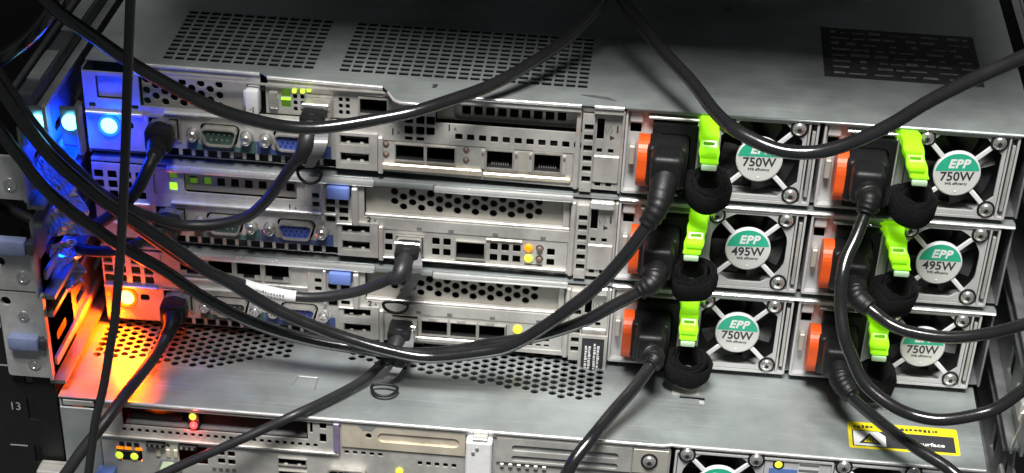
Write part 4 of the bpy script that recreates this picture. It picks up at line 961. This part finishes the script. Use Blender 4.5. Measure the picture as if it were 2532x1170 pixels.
h = direct_attach('h_dac2', (122.6, 0, 60.1, 12, 8.6), CAGE, [(123, -13, 61), (122, -22, 59), (120, -25, 56), CABLES['h_dac2'][1][-1]], [(125, -9, 62), (128, -20, 60), (126.5, -18, 52), (123, -13, 43), (119.5, -10, 37)],
              ((117, -9, 32.5), 6.0, 4.5, (0, 0, 1)), 'dark network cable with a white label, from the middle server card', 'last')
direct_attach('i_dac3', (120.7, 0, 16.4, 12, 8), CAGE, [(119.5, -13, 18), (118.5, -20, 15.5), (116, -25, 13), CABLES['i_dac3'][1][0]], [(122, -9, 20), (124, -20, 17), (122.5, -28, 13), (119.5, -33, 9), (117.6, -36, 8)],
              ((116.2, -42, 6.4), 6.2, 6.5, (0, 1, .15)), 'dark network cable from the third server card, running down left past the lid edge', 'first')
# white label wrapped round the middle cable
r_, pts_ = CABLES['h_dac2']; q = catmull(pts_, 9); off = Vector((122.6, 0, 60.1)); seg = [p - off for p in q if 46 < p.x < 71.5]
wlab = MB().tube(seg, r_+.35, 16).build('cable_label', PAPER, h, 60)
mb = MB(); rnd = random.Random(2)
for k in range(3, len(seg)-4):
    p = seg[k]; tdir = (seg[k+1]-seg[k]).normalized()
    if rnd.random() < .85: mb.rbox(p.x-.35, p.x+.35, p.y-r_-.5, p.y-r_-.2, p.z+.2, p.z+.2+rnd.uniform(.6, 1.3), .05, 1); mb.rbox(p.x-.3, p.x+.3, p.y-r_-.5, p.y-r_-.2, p.z-1.5, p.z-1.5+rnd.uniform(.4, .9), .05, 1)
mb.build('label_print', INKG, h)

def patch_cable(key, port, bend, label, end, boot_m=None):
    r, pts = CABLES[key]; P = [Vector(q) for q in (pts if end == 'first' else pts[::-1])]
    off = Vector(port); L = lambda q: Vector(q) - off
    t = thing('network_cable', label, 'network cable', off, 'management patch cables')
    MB().rbox(-5.6, 5.6, -8, 7, -4, 4, .6, 1).build('plug', TABG, t)
    MB().rbox(-2.8, 2.8, -9, 4, 3.6, 5, .4, 1).build('plug_clip', TABG, t)
    path = catmull([(0, -6, 0), (0, -13, -1)] + [L(q) for q in bend] + [L(P[0])], 8)
    MB().tube(path, 1, 16, rfun=lambda u: 6.2 - 3.0*min(1, u*1.3) + (.25 if int(u*20) % 2 and u > .4 else 0)).build('boot', BLACKP, t, 60)
    MB().rbox(-6, 6, -16, -5, -5.4, 5, 1.8, 2).build('boot_block', BLACKP, t, 40)
    MB().tube(catmull([path[-4]] + [L(q) for q in P[1:]], 9), r, 14).build('cable', CORDM, t, 60)
    return t
patch_cable('f_patch1', (8.4, 0, 110.2), [(9.5, -24, 108)], 'dark patch cable from the top server beside the blue lamp, dipping to the left edge', 'last')
patch_cable('o_patch2', (8.4, 0, 65.4), [(13, -22, 70)], 'short visible patch cable from the middle server ending behind the left ear', 'last')
patch_cable('j_patch3', (8.4, 0, 20.9), [(9, -20, 18)], 'dark patch cable from the third server running down left over the orange-lit lid', 'first')
